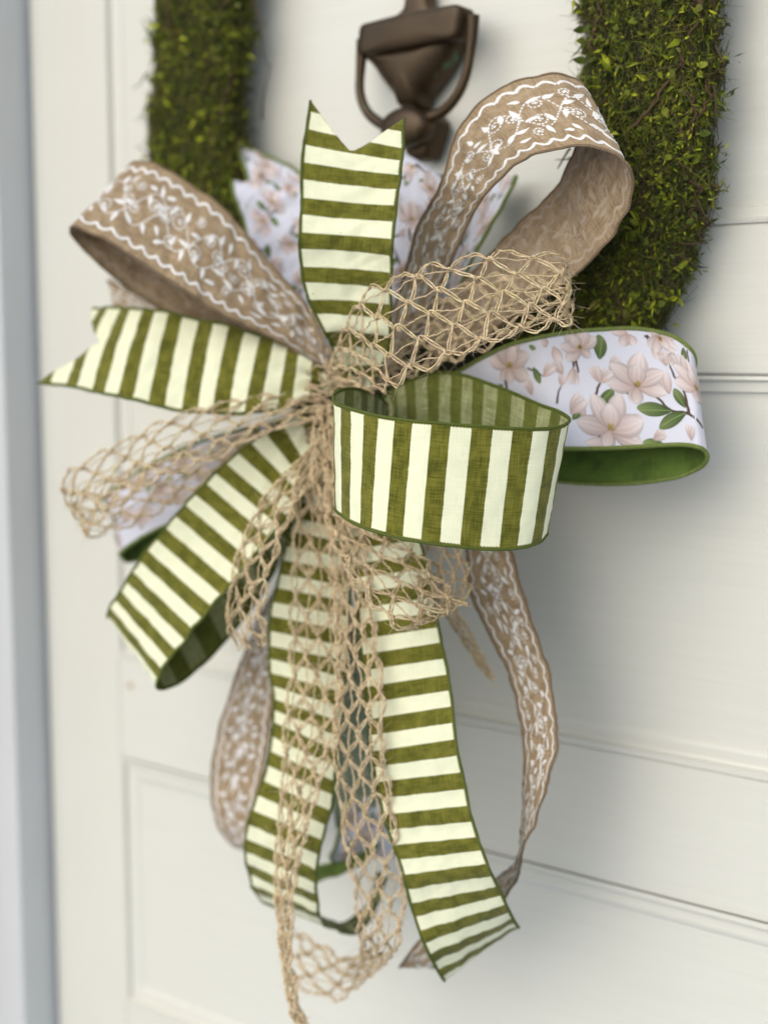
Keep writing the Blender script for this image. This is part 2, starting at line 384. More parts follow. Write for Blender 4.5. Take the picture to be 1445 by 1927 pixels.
def sv_at(r, px, py, smax=None):
    x, y, z = proj(r.G); d = (x-px)**2+(y-py)**2
    if smax is not None: d = np.where(r.L < smax, d, 1e9)
    i, j = np.unravel_index(np.argmin(d), d.shape); return r.L[i, j], r.v[j]

# decals: 2-D shapes in millimetres laid on the cloth
def strip(r, bag, pts, wid, C, off, puff=0.0, both=False):
    """pts (n,2) in (s mm, t mm); wid (n,) full widths mm"""
    pts = np.asarray(pts, float); n = len(pts)
    if n < 2: return
    ok = inside(r, pts[:, 0]/1000, pts[:, 1]/63)
    if not ok.all() or pts[:, 1].min() < 1 or pts[:, 1].max() > 62: return
    T = np.gradient(pts, axis=0); T /= np.linalg.norm(T, axis=1, keepdims=True)+1e-9; Nn = np.stack([-T[:, 1], T[:, 0]], 1)
    w2 = np.broadcast_to(np.asarray(wid, float), (n,))/2
    rows = [pts+Nn*w2[:, None], pts, pts-Nn*w2[:, None]]
    offs = [off, off+puff, off]
    V = np.concatenate([surf(r, q[:, 0]/1000, q[:, 1]/63, np.full(n, o_/1000)) for q, o_ in zip(rows, offs)])
    i = np.arange(n-1); Q = np.concatenate([np.stack([i, i+1, n+i+1, n+i], 1), np.stack([n+i, n+i+1, 2*n+i+1, 2*n+i], 1)])
    C = np.asarray(C, float)
    if C.ndim == 2: C = np.concatenate([C, C, C])
    bag.add(V, Q, None, C)
def leafpts(x, y, ang, ln, bend=0.0, n=7):
    t = np.linspace(0, 1, n); a = ang+bend*t
    dx = np.cumsum(np.concatenate([[0], np.cos(a[:-1])]))*ln/(n-1); dy = np.cumsum(np.concatenate([[0], np.sin(a[:-1])]))*ln/(n-1)
    return np.stack([x+dx, y+dy], 1), t
def embroider(r, seed=3, side=1, faint=False):
    rg = np.random.default_rng(seed); b = Bag(); Lm = r.len*1000
    W_ = (.86, .83, .78) if not faint else (.42, .33, .235)
    pf = .35 if not faint else .05; off = .12
    if side < 0: off = -.35-.12; pf = -pf
    def st(pts, wid): strip(r, b, pts, wid, W_, off, pf)
    # scalloped borders in short runs
    per = 10.5
    for t0, sg in ((7.5, -1), (55.5, 1)):
        q = 0.0
        while q < Lm-per:
            x = np.linspace(q, q+per, 11); y = t0+sg*(3.4*np.sin((x-q)/per*math.pi)-1.4); st(np.stack([x, y], 1), 1.9+.25*np.sin(x*2.2)); q += per
    def dashes(pts, dl=1.7, gap=1.0, wid=.75):
        d = np.concatenate([[0], np.cumsum(np.linalg.norm(np.diff(pts, axis=0), axis=1))]); s = 0
        while s+dl < d[-1]:
            q = np.linspace(s, s+dl, 3); st(np.stack([np.interp(q, d, pts[:, 0]), np.interp(q, d, pts[:, 1])], 1), wid); s += dl+gap
    used = []
    def leaf(x, y, ang, ln=9.0, wd=3.4):
        used.extend([(x, y), (x+ln*.5*math.cos(ang), y+ln*.5*math.sin(ang)), (x+ln*math.cos(ang), y+ln*math.sin(ang))])
        p, t = leafpts(x, y, ang, ln, rg.uniform(-.3, .3)); st(p, np.maximum(wd*np.sin(t**.7*math.pi), .3))
    def spiral(x, y, ang, rad, sgn):
        a = np.linspace(0, 2*math.pi*1.45, 46); q = rad*(1-a/a[-1]*.8)
        cx, cy = x+rad*math.cos(ang), y+rad*math.sin(ang); used.extend([(cx, cy), (cx+rad*.8, cy), (cx-rad*.8, cy), (cx, cy+rad*.8), (cx, cy-rad*.8)])
        p = np.stack([cx-q*np.cos(ang+sgn*a), cy-q*np.sin(ang+sgn*a)], 1); dashes(p, 1.5, .65, 1.1)
        a = np.linspace(0, 5.5, 8); st(np.stack([cx+.5*np.cos(a), cy+.5*np.sin(a)], 1), 1.2)
    # two stems winding across each other, leaves on both sides, a curl in every bend
    PV = 48.0
    for row, ph in enumerate((0, math.pi)):
        fy = lambda x: 31.5+12.8*np.sin(x/PV*2*math.pi+ph+.5*np.sin(x/31+ph))+1.6*np.sin(x/8.3+ph*2)
        x = np.arange(-5, Lm, .8); dashes(np.stack([x, fy(x)], 1), 1.8, .8, 1.05)
        q = 2.0; k = row
        while q < Lm-2:
            yy = float(fy(q)); tn = math.atan2(float(fy(q+.5)-fy(q-.5)), 1); sg = 1 if k % 2 else -1
            room = 12 < yy+sg*6 < 51
            leaf(q, yy, tn+(sg if room else -sg)*rg.uniform(.6, 1.15), rg.uniform(7.5, 9.5), 3.3); q += rg.uniform(6.5, 10); k += 1
        q = 6.0+row*7; k = row
        while q < Lm-4:
            yy = float(fy(q)); sg = -1 if yy > 31.5 else 1
            spiral(q, yy, sg*rg.uniform(.9, 1.9), rg.uniform(4.2, 6.0), sg*(1 if k % 2 else -1)); q += rg.uniform(15, 21); k += 1
    # sprigs in the gaps left free
    for tr in range(int(Lm*6)):
        x_, y_ = rg.uniform(3, Lm-3), rg.uniform(14, 49); a_ = rg.uniform(0, 6.28)
        mx, my = x_+3.5*math.cos(a_), y_+3.5*math.sin(a_)
        U = np.array(used)
        if np.min((U[:, 0]-mx)**2+(U[:, 1]-my)**2) < 5.2**2 or not 12 < y_+7*math.sin(a_) < 51: continue
        if tr % 3: leaf(x_, y_, a_, rg.uniform(6.5, 8.5), 3.0)
        else: spiral(x_, y_, a_, 3.6, 1)
    o = b.build('embroidery' if side > 0 else 'stitching_show_through', M_ST, r.o); return o
# magnolia print
PINK = np.array((.56, .39, .34)); PALE = np.array((.82, .73, .70)); GRN = np.array((.06, .12, .03)); GRL = np.array((.25, .32, .11)); BRN = np.array((.10, .055, .04))
def petal(r, b, x, y, ang, ln, wd, lay, rg, bend=0, c0=None, c1=None):
    p, t = leafpts(x, y, ang, ln, bend, 9); wv_ = np.maximum(wd*np.sin(np.clip(t, .02, .985)**1.15*math.pi)**.62, .2)
    k = rg.uniform(.9, 1.08); c0 = PINK if c0 is None else c0; c1 = PALE if c1 is None else c1
    C = (c0[None]*(1-t)[:, None]+c1[None]*t[:, None])*k
    T = np.gradient(p, axis=0); T /= np.linalg.norm(T, axis=1, keepdims=True)+1e-9; Nn = np.stack([-T[:, 1], T[:, 0]], 1)
    n = len(p); cols = 9; fx = np.linspace(-.5, .5, cols); q = p[:, None]+Nn[:, None]*wv_[:, None, None]*fx[None, :, None]
    if not inside(r, q[..., 0].ravel()/1000, q[..., 1].ravel()/63).all(): return
    q[..., 1] = np.clip(q[..., 1], .8, 62.2)
    V = surf(r, q[..., 0].ravel()/1000, q[..., 1].ravel()/63, np.full(n*cols, (.06+lay*.035)/1000))
    i = np.arange(n-1)[:, None]*cols; j = np.arange(cols-1)[None]; Q = np.stack([i+j, i+cols+j, i+cols+j+1, i+j+1], -1).reshape(-1, 4)
    vein = 1+.10*np.sin(fx*24+rg.uniform(0, 6))[None, :, None]*np.ones((n, 1, 1))-.34*(np.abs(fx)*2)[None, :, None]**3
    CC = C[:, None]*vein; b.add(V, Q, None, np.clip(CC, 0, 1).reshape(-1, 3))
def pleaf(r, b, x, y, ang, ln, wd, lay, rg):
    petal(r, b, x, y, ang, ln, wd, lay, rg, rg.uniform(-.4, .4), GRN*rg.uniform(.6, 1.1), GRL*rg.uniform(.7, 1.05))
    p, t = leafpts(x, y, ang, ln*.9, 0, 6); strip(r, b, p, .35, GRL*1.2, .06+(lay+1)*.035)
def flower(r, b, x, y, sz, ang, rg, lay=4):
    for k in range(6):
        a = ang+(0, -1.5, 1.5, -.75, .8, .05)[k]+rg.normal(0, .1); petal(r, b, x, y, a, sz*(1.1, .95, .95, 1.05, 1.05, .72)[k], sz*rg.uniform(.52, .68), lay+k, rg, rg.uniform(-.35, .35))
    for k in range(2): petal(r, b, x, y, ang+rg.uniform(-.5, .5)+math.pi, sz*.55, sz*.42, lay+6+k, rg)
    for k in range(9):
        a = rg.uniform(0, 6.28); petal(r, b, x+rg.normal(0, .5), y+rg.normal(0, .5), ang+rg.normal(0, .5), sz*.2, .7, lay+9, rg, 0, np.array((.30, .20, .04)), np.array((.55, .42, .12)))
def bud(r, b, x, y, sz, ang, rg, lay=4):
    for d in (-.25, .25, 0): petal(r, b, x, y, ang+d, sz, sz*.38, lay+d*2+1, rg)
def branch(r, b, pts, wd=2.0, lay=1):
    pts = np.asarray(pts, float); xs_ = np.arange(len(pts)); q = hermite(xs_, pts, np.linspace(0, len(pts)-1, len(pts)*6))
    q = q+np.random.default_rng(int(abs(pts[0, 0]*10))).normal(0, .12, q.shape); strip(r, b, q, wd*np.linspace(1.15, .5, len(q)), BRN*1.0, .06+lay*.035)
def magnolia(r, seed=5, custom=None, dens=1.15):
    rg = np.random.default_rng(seed); b = Bag(); Lm = r.len*1000
    if custom: custom(r, b, rg)
    else:
        s = 4.0; k = 0
        while s < Lm:
            t = (12, 46, 30)[k % 3]+rg.uniform(-5, 5); a = rg.uniform(0, 6.28)
            e = (s+18*math.cos(a), t+14*math.sin(a))
            branch(r, b, [(s, t), ((s+e[0])/2+2, (t+e[1])/2-2), e])
            pleaf(r, b, s, t, a+1.9, rg.uniform(9, 13), 5.5, 2, rg); pleaf(r, b, (s+e[0])/2, (t+e[1])/2, a-1.3, 10, 5, 2, rg)
            flower(r, b, s, t, rg.uniform(10, 13), a+math.pi+.3, rg)
            bud(r, b, e[0], e[1], 7, a, rg); k += 1
            s += 12/dens
    b.build('magnolia_print', M_PR, r.o)

# ------------------------------------------------------------------ jute net
JC = np.array((.80, .61, .37))
def jute(ctrl, parent, label, seed=1, ncord=6, lam=18.0, fuzz=350, squeeze=None, zs=1.0, thin=True, rad=.60, wob=.0015, frac=(0, 1)):
    r = ribbon(ctrl, parent, 'jute_ribbon', label, 'jute', wob=wob, seed=seed, nv=12)
    rg = np.random.default_rng(seed+50); Lm = r.len*1000; hairs = Bag(); knots = Bag()
    lam = lam*1.22; s = np.arange(frac[0]*Lm, frac[1]*Lm, .9)
    sp = 1.0/(ncord-1); obj_c = []
    def nzz(x, sd, a): return a*wobble(x*.09, sd)
    o = None; paths = []
    for k in range(ncord):
        ph = s/lam*2*math.pi+(math.pi if k % 2 else 0)
        tri = np.sin(ph)-.09*np.sin(3*ph); amp = sp*(.57 if 0 < k < ncord-1 else .36)
        base = k*sp
        if k == 0: base += .03
        if k == ncord-1: base -= .03
        v = base+amp*tri*(.92+.12*nzz(s, seed*7+k, 1))+nzz(s, seed*3+k, .02)
        off = .0011*np.sin(ph*1+k)+.0005*nzz(s, seed+k*5, 1.)
        P = surf(r, s/1000+nzz(s, seed+k, .0006), np.clip(v, 0, 1), off); paths.append(P)
    kn = None
    # knots: small wraps where neighbouring cords meet
    for k in range(ncord-1):
        s0 = lam*(.25 if k % 2 == 0 else .75); q = s0
        while q < Lm*frac[1]:
            if q > Lm*frac[0]:
                i = min(int((q-frac[0]*Lm)/.9), len(s)-1); c = (paths[k][i]+paths[k+1][i])/2; d = paths[k][min(i+1, len(s)-1)]-paths[k][max(i-1, 0)]; d = d/(np.linalg.norm(d)+1e-9)
                e = paths[k+1][i]-paths[k][i]; e = e-d*np.dot(e, d); e = e/(np.linalg.norm(e)+1e-9); f_ = np.cross(d, e)
                for w_ in range(2):
                    a = np.linspace(0, 5.2, 9)+rg.uniform(0, 6)
                    rr = rg.uniform(.0008, .0017)
                    pts = c+d*(((a-a[0])/5.2-.5)[:, None]*.0045+w_*.001)+e*(np.cos(a)*rr)[:, None]+f_*(np.sin(a)*rr*.9)[:, None]
                    tube(knots, pts, rad*.00075, 5, JC*rg.uniform(.75, 1.2))
            q += lam
    if thin:
        for k in range(ncord-1):
            v = (k+.5)*sp+.12*sp*np.sin(s/lam*math.pi+k)+nzz(s, seed+k*11, .02)
            P = surf(r, s/1000, np.clip(v, 0, 1), -.0012+.0006*np.sin(s/2.2)); tube(knots, P+rng.normal(0, .00016, P.shape), rad*.00068*(1+.2*np.sin(s*1.4)), 5, JC*rg.uniform(.85, 1.15))
    o = knots.build('jute_ribbon', M_J, parent); o['label'] = label
    for k, P in enumerate(paths):
        b = Bag(); T, _, _ = frames(P); ph = s/lam*2*math.pi+(math.pi if k % 2 else 0)
        vk = np.clip(k*sp+sp*.55*np.sin(ph), .02, .98); Nn = surf(r, s/1000, vk, .001)-surf(r, s/1000, vk, -.001); Nn /= np.linalg.norm(Nn, axis=1, keepdims=True)+1e-9
        B = np.cross(T, Nn); tw = ph+rg.uniform(-.3, .3)
        for w_ in range(2):
            sg_ = 1 if w_ else -1
            Q = P+B*(sg_*rad*.00125*(np.cos(tw)+.25*wobble(s*.3, k+w_)))[:, None]+Nn*(sg_*rad*.0009*np.sin(tw))[:, None]
            tube(b, Q, rad*.00078*(1+.2*wobble(s*.7, seed+k+w_*3)), 5, JC*rg.uniform(.85, 1.12)*np.array((1, rg.uniform(.96, 1.03), rg.uniform(.9, 1.05))))
        cc = b.C[0]; c2 = [x*(1+.18*rg.normal(0, 1, (len(x)//5, 1))).repeat(5, 0) for x in b.C]; b.C = [np.clip(x, .05, .9) for x in c2]
        b.build('cord', M_J, o)
    allp = np.concatenate(paths)
    for q in range(int(fuzz*.95)):
        p = allp[rg.integers(len(allp))]; d = rg.normal(0, 1, 3); d /= np.linalg.norm(d); l = rg.uniform(.0015, .0055); e = rg.normal(0, 1, 3)*.6
        tq = np.linspace(0, 1, 5)[:, None]; pts = p+d*l*tq+e*l*tq**2; tube(hairs, pts, .000085, 3, (.72, .58, .40))
    if fuzz: hairs.build('jute_fuzz', M_FZ, o)['kind'] = 'stuff'
    return r
def idx(rows): return [(i,)+tuple(x) for i, x in enumerate(rows)]
def vee(a, n_, b, m=.5):
    return lambda v: a+(n_-a)*v/m if v < m else n_+(b-n_)*(v-m)/(1-m)

# ------------------------------------------------------------------ BOW
bc = PZ(np.array(640.), np.array(760.), np.array(.86))
bow = empty('ribbon_bow', tuple(bc), 'large bow of striped, burlap, magnolia and jute ribbons tied on the moss wreath', 'bow')
def zz(rows, za, zb):
    """rows (phase, ax, ay, bx, by) + z interpolation tables [(phase, z)...]"""
    za = np.array(za, float); zb = np.array(zb, float)
    return [(p, ax, ay, np.interp(p, za[:, 0], za[:, 1]), bx, by, np.interp(p, zb[:, 0], zb[:, 1])) for p, ax, ay, bx, by in rows]

# front striped loop
rows = [(-4.6, 727, 764, 735, 900), (-3.2, 712, 748, 720, 930), (-1.9, 690, 737, 690, 945), (-.9, 662, 731, 660, 950), (-.2, 638, 735, 636, 955), (0.2, 625, 745, 628, 958),
 (.5, 627, 756, 631, 963), (1, 640, 763, 641.5, 970), (1.5, 660, 769, 658, 981), (2, 685, 776, 678, 990), (2.5, 713, 783, 699, 998), (3, 743, 788, 726, 1006), (3.5, 776, 792, 757, 1014),
 (4, 812, 795, 792, 1020), (4.5, 848, 798, 827, 1025), (5, 888, 801, 865, 1029), (5.5, 928, 804, 903, 1033), (6, 965, 806, 939, 1034), (6.5, 1002, 807, 971, 1032), (7, 1033, 806, 999, 1027),
 (7.5, 1056, 802, 1018, 1019), (8, 1068, 796, 1028, 1008), (8.4, 1070, 788, 1028, 998), (9, 1058, 777, 1018, 990), (10, 1015, 761, 985, 975), (11, 963, 738, 945, 955), (12, 911, 718, 900, 940), (13, 870, 705, 865, 925), (14, 828, 701, 825, 915), (15, 782, 710, 790, 905), (16, 745, 728, 755, 895), (17, 727, 750, 735, 880)]
T = [(-4.6, 83.5), (-.9, 76.5), (.2, 74.2), (1, 73), (2, 71.6), (3, 70.5), (4, 69.9), (5, 69.8), (6, 70.2), (7, 71), (8, 72.4), (8.4, 73.2), (9, 74.2), (12, 79), (15, 82.5), (17, 85)]
ribbon(zz(rows, T, [(a, z-.6) for a, z in T]), bow, 'ribbon_loop', 'green and cream striped loop nearest the camera, standing out from the knot', 'stripe', seed=11, ref=0.42, wob=.0007)

# upright striped tail
rows = [(0, 586, 178, 761, 222), (.5, 582, 210, 759, 248), (1, 577, 242, 758, 279), (1.5, 572, 272, 757, 303), (2, 569, 305, 754, 330), (2.5, 567, 337, 749, 357), (3, 566, 371, 745, 387), (3.5, 565, 403, 741, 416),
 (4, 564, 437, 739, 450), (4.5, 564, 468, 737, 482), (5, 567, 502, 736, 514), (5.5, 571, 531, 735, 546), (6, 581, 564, 735, 574), (6.5, 593, 590, 734, 603), (7, 611, 625, 733, 636), (7.5, 625, 655, 728, 665), (8, 638, 690, 715, 695), (9, 648, 740, 690, 740)]
ribbon(zz(rows, [(0, 79), (4, 79), (7, 81), (9, 85)], [(0, 76.5), (4, 77), (7, 80), (9, 85)]), bow, 'ribbon_tail', 'green and cream striped tail standing upright with a notched end', 'stripe', p0=vee(.17, 1.47, .02, .47), seed=12, cup=-.003)
# left striped tail
rows = [(0, 168, 583, 72, 720), (.5, 177, 581, 94, 723), (1, 189, 580, 125, 726), (1.5, 205, 579, 145, 730), (2, 227, 578, 172, 735), (2.5, 247, 579.5, 197, 741.5), (3, 270, 581.6, 222, 746), (3.5, 293, 585, 251, 753), (4, 319, 588, 280, 760),
 (4.5, 344, 594, 310, 766), (5, 374, 600, 341, 772), (5.5, 402, 607, 372, 776), (6, 432, 614, 401, 778), (6.5, 460, 621.5, 430, 778), (7, 490, 630, 459, 777), (7.5, 515, 641, 488, 774), (8, 541, 652, 521, 770), (8.5, 562, 662, 548, 763), (9, 586, 680, 581, 755), (9.5, 604, 702, 602, 742), (10.5, 630, 730, 630, 745)]
ribbon(zz(rows, [(0, 93), (3, 89), (7, 86.5), (10.5, 86)], [(0, 90), (3, 86), (7, 84), (10.5, 86)]), bow, 'ribbon_tail', 'green and cream striped tail reaching left from the knot with a notched end', 'stripe', p0=vee(.38, 1.75, .0, .45), seed=13, cup=.002)
# lower left striped loop
rows = [(-7.5, 590, 780, 610, 850), (-6, 500, 850, 560, 985), (-4, 370, 960, 480, 1135), (-3, 320, 1020, 422, 1209), (-2.2, 280, 1080, 374, 1257), (-1.5, 250, 1125, 336, 1287), (-.8, 218, 1155, 303, 1298), (-.4, 206, 1163, 297, 1291),
 (0, 204, 1157, 300, 1277), (.5, 209, 1141, 306, 1260), (1, 216, 1128, 317, 1242), (1.5, 225, 1111, 330, 1223), (2, 237, 1094, 348, 1206), (2.5, 249, 1074, 362, 1183), (3, 263, 1055, 381, 1164), (3.5, 277, 1034, 398, 1141), (4, 294, 1014, 418, 1121),
 (4.5, 310, 992, 434, 1099), (5, 329, 970, 453, 1076), (5.5, 349, 949, 472, 1055), (6, 368, 930, 490, 1033), (6.5, 387, 909, 507, 1012), (7, 405, 890, 525, 990), (7.5, 425, 871, 540, 970), (8, 446, 851, 557, 950), (9, 500, 815, 575, 910), (10, 560, 775, 595, 860), (10.8, 610, 750, 625, 800)]
ribbon(zz(rows, [(-7.5, 90), (-4, 94), (-2, 93), (-.4, 91), (3, 88.5), (7, 87), (10.8, 87)], [(-7.5, 90), (-4, 92), (-2, 90), (-.4, 87), (3, 85), (7, 84.5), (10.8, 86)]), bow, 'ribbon_loop', 'green and cream striped loop drooping to the lower left', 'stripe', seed=14, ref=0.6)
# lower centre striped tail
rows = [(-10, 600, 800, 635, 810), (-9, 582, 850, 645, 860), (-8, 573, 900, 650, 912), (-7.5, 571, 924, 652, 940), (-7, 567, 945, 654, 967), (-6.5, 556, 976, 656, 995), (-6, 547, 1000, 657, 1022), (-5.5, 538, 1028, 658, 1050), (-5, 532, 1054, 658, 1077), (-4.5, 526, 1080, 658, 1104),
 (-4, 520, 1106, 657, 1132), (-3.5, 513, 1133, 656, 1160), (-3, 508.5, 1159, 654, 1188), (-2.5, 507, 1187, 652, 1217), (-2, 506.6, 1215, 650, 1243), (-1.5, 507, 1239, 648, 1275), (-1, 508, 1266, 645, 1302), (-.5, 511, 1291, 641, 1330), (0, 514.5, 1316, 638, 1358), (.5, 515.5, 1336, 636, 1385),
 (1, 514, 1358, 634, 1412), (1.5, 512, 1386, 632, 1442), (2, 508.6, 1413, 629.5, 1470), (2.5, 502, 1440, 626, 1497), (3, 493, 1469, 621, 1526), (3.5, 484, 1496, 614, 1553), (4, 475, 1524, 607, 1581), (4.5, 466.5, 1551, 600.5, 1609), (5, 462, 1577, 596.5, 1637), (5.5, 461.5, 1602, 595, 1662), (6, 464, 1626, 595, 1684),
 (6.5, 468, 1646, 597, 1702), (7, 473, 1664, 600, 1718), (7.5, 480.5, 1680, 604, 1729), (8, 491, 1693, 608.5, 1738), (8.5, 505, 1703, 614, 1742), (9.2, 560, 1716, 628, 1751), (10, 612, 1730, 650, 1757), (11, 650, 1735, 680, 1750), (12, 688, 1708, 702, 1724), (13.5, 712, 1640, 728, 1650)]
ribbon(zz(rows, [(-10, 86), (-4, 87), (4, 87), (7, 89), (9.2, 92), (13.5, 95)], [(-10, 86), (-4, 84.5), (4, 84.5), (7, 86), (9.2, 89.5), (13.5, 94)]), bow, 'ribbon_tail', 'green and cream striped tail hanging down the middle and curling under at its foot', 'stripe', seed=15, ref=0.4)
# lower right striped tail
rows = [(-8, 640, 880, 700, 860), (-6, 648, 965, 755, 940), (-5, 655, 1012, 780, 990), (-4, 662, 1062, 797, 1043), (-3, 670, 1115, 809, 1097), (-2, 676, 1175, 821, 1152), (-1.5, 678, 1203, 826.5, 1180), (-1, 680, 1232, 831, 1209), (-.5, 683, 1262, 837, 1239), (0, 686, 1293, 842, 1269),
 (.5, 688.5, 1323, 847, 1299), (1, 692, 1353.6, 850.5, 1329), (1.5, 695.7, 1384, 854, 1360), (2, 699.6, 1414, 858, 1391), (2.5, 703.5, 1443, 863, 1422), (3, 708, 1472, 869, 1453.5), (3.5, 713.7, 1503, 875, 1485), (4, 721, 1533, 882, 1516), (4.5, 729.6, 1562, 889.9, 1546), (5, 739, 1590.5, 898, 1574.6), (5.5, 749.8, 1618, 907.3, 1600),
 (6, 758.5, 1646, 917, 1625), (6.5, 765.5, 1674, 927, 1648), (7, 771.3, 1701, 936, 1669), (7.5, 779, 1727, 944.5, 1687), (8, 788.5, 1751, 952, 1702.5), (8.5, 798, 1774, 959, 1716), (9, 807, 1795, 965, 1728), (9.5, 815.5, 1812, 970, 1737), (10, 823.5, 1827, 974, 1743), (10.5, 831, 1839, 977, 1746), (11, 838, 1849, 979, 1748)]
ribbon(zz(rows, [(-8, 84), (-4, 82), (2, 80.5), (6, 80), (9, 81), (11, 83)], [(-8, 84), (-4, 80), (2, 77.5), (6, 77.5), (8, 79), (9, 80.5), (11, 84.5)]), bow, 'ribbon_tail', 'green and cream striped tail hanging lowest at the right, cut off at a slant', 'stripe', p1=lambda v: 11-.8*v, seed=16)

# burlap loops
def bz(rows, za, zb):
    n = len(rows); return [(i, a[0], a[1], np.interp(i/(n-1), *zip(*za)), a[2], a[3], np.interp(i/(n-1), *zip(*zb))) for i, a in enumerate(rows)]
rows = [(612, 690, 622, 715), (597, 630, 606, 694), (580, 579, 560, 665), (548, 540, 505, 632), (516, 507, 455, 609), (472, 448, 405, 583), (426, 399, 355, 551), (372, 356, 300, 514), (318, 322, 240, 476), (285, 308, 195, 449), (262, 303, 160, 433), (248, 307, 140, 425), (240, 318, 131, 427),
 (240, 332, 134, 438), (248, 350, 145, 453), (280, 390, 174, 485), (330, 440, 228, 532), (400, 500, 293, 575), (480, 570, 400, 640), (580, 660, 570, 700)]
r = ribbon(bz(rows, [(0, 87), (.3, 87), (.6, 89), (.7, 91.5), (1, 90)], [(0, 87), (.3, 84), (.6, 85.5), (.7, 88.5), (.85, 90), (1, 90)]), bow, 'ribbon_loop', 'brown burlap loop with white leaf embroidery at the upper left', 'burlap', phase=False, seed=17, ref=0.4)
embroider(r, 21); embroider(r, 21, -1, True)
rows = [(700, 690, 740, 705), (745, 570, 800, 595), (765, 500, 835, 520), (780, 440, 858, 472), (800, 400, 880, 422), (818, 368, 897, 388), (834, 333, 914, 364), (842, 302, 930, 345), (851, 270, 949, 328), (867, 238, 972, 307), (896, 203, 1000, 294), (925, 177, 1027, 284), (960, 156, 1056, 276), (998, 145, 1085, 272),
 (1041, 140, 1114, 275), (1073, 145, 1143, 285), (1092, 153, 1166, 298), (1100, 163, 1183, 315), (1104, 180, 1189, 335), (1102, 205, 1187, 360), (1095, 240, 1178, 397), (1083, 282, 1158, 438), (1065, 321, 1129, 473), (1041, 357, 1100, 499), (1011, 390, 1060, 535), (978, 421, 1010, 570), (937, 464, 960, 600), (880, 520, 900, 640), (800, 610, 820, 690)]
r = ribbon(bz(rows, [(0, 86), (.2, 79), (.35, 76.5), (.5, 75), (.62, 75), (.75, 77), (.88, 80.5), (1, 85)], [(0, 86), (.2, 77), (.35, 73.5), (.5, 71.5), (.6, 71), (.7, 72.5), (.8, 75), (.9, 79), (1, 84)]), bow, 'ribbon_loop', 'brown burlap loop with white leaf embroidery rising at the upper right beside the moss', 'burlap', phase=False, seed=18, ref=0.35)
embroider(r, 22); embroider(r, 22, -1, True)
# burlap hanging right, twisting at its foot
rows = [(800, 880, 850, 880), (850, 960, 925, 960), (876, 1036, 960, 1036), (881, 1099, 976, 1090), (899, 1150, 991, 1140), (926, 1204, 1008, 1193), (952, 1256, 1027, 1249), (970, 1310, 1040, 1310), (980, 1361, 1046, 1361), (984, 1410, 1045, 1400), (985, 1450, 1036, 1443), (984.5, 1490, 1025, 1488), (983, 1535, 1010, 1535), (980, 1580, 994, 1575), (975, 1612, 980, 1612),
 (962, 1632, 975, 1640), (935, 1655, 955, 1685), (860, 1712, 905, 1755), (790, 1770, 850, 1812), (751, 1821, 812, 1821)]
r = ribbon(bz(rows, [(0, 86), (.12, 83.5), (.5, 81), (.72, 83), (1, 88)], [(0, 86), (.12, 81.5), (.5, 78.5), (.72, 80), (1, 88)]), bow, 'ribbon_tail', 'brown embroidered burlap tail hanging at the right and twisting under the striped tail', 'burlap', phase=False, seed=19, ref=0.35)
embroider(r, 23)
rows = [(560, 1000, 600, 1000), (520, 1100, 560, 1110), (480, 1180, 525, 1185), (448, 1260, 518, 1255), (422, 1340, 512, 1330), (404, 1410, 503, 1400), (398, 1470, 492, 1460), (403, 1525, 480, 1520), (420, 1570, 476, 1570), (448, 1597, 485, 1600), (490, 1600, 510, 1600), (530, 1560, 545, 1560)]
r = ribbon(bz(rows, [(0, 90), (.5, 97), (.8, 98), (1, 98)], [(0, 89), (.5, 93), (.8, 95), (1, 97)]), bow, 'ribbon_loop', 'blurred burlap loop hanging behind the middle striped tail at the lower left', 'burlap', phase=False, seed=20, ref=0.35)
embroider(r, 24)
rows = [(202, 527, 218, 582), (300, 577, 330, 622), (420, 645, 430, 680), (560, 700, 560, 720)]
r = ribbon(bz(rows, [(0, 97), (1, 90)], [(0, 97), (1, 90)]), bow, 'ribbon_tail', 'short burlap tip poking out above the left striped tail', 'burlap', phase=False, seed=20)
embroider(r, 25)

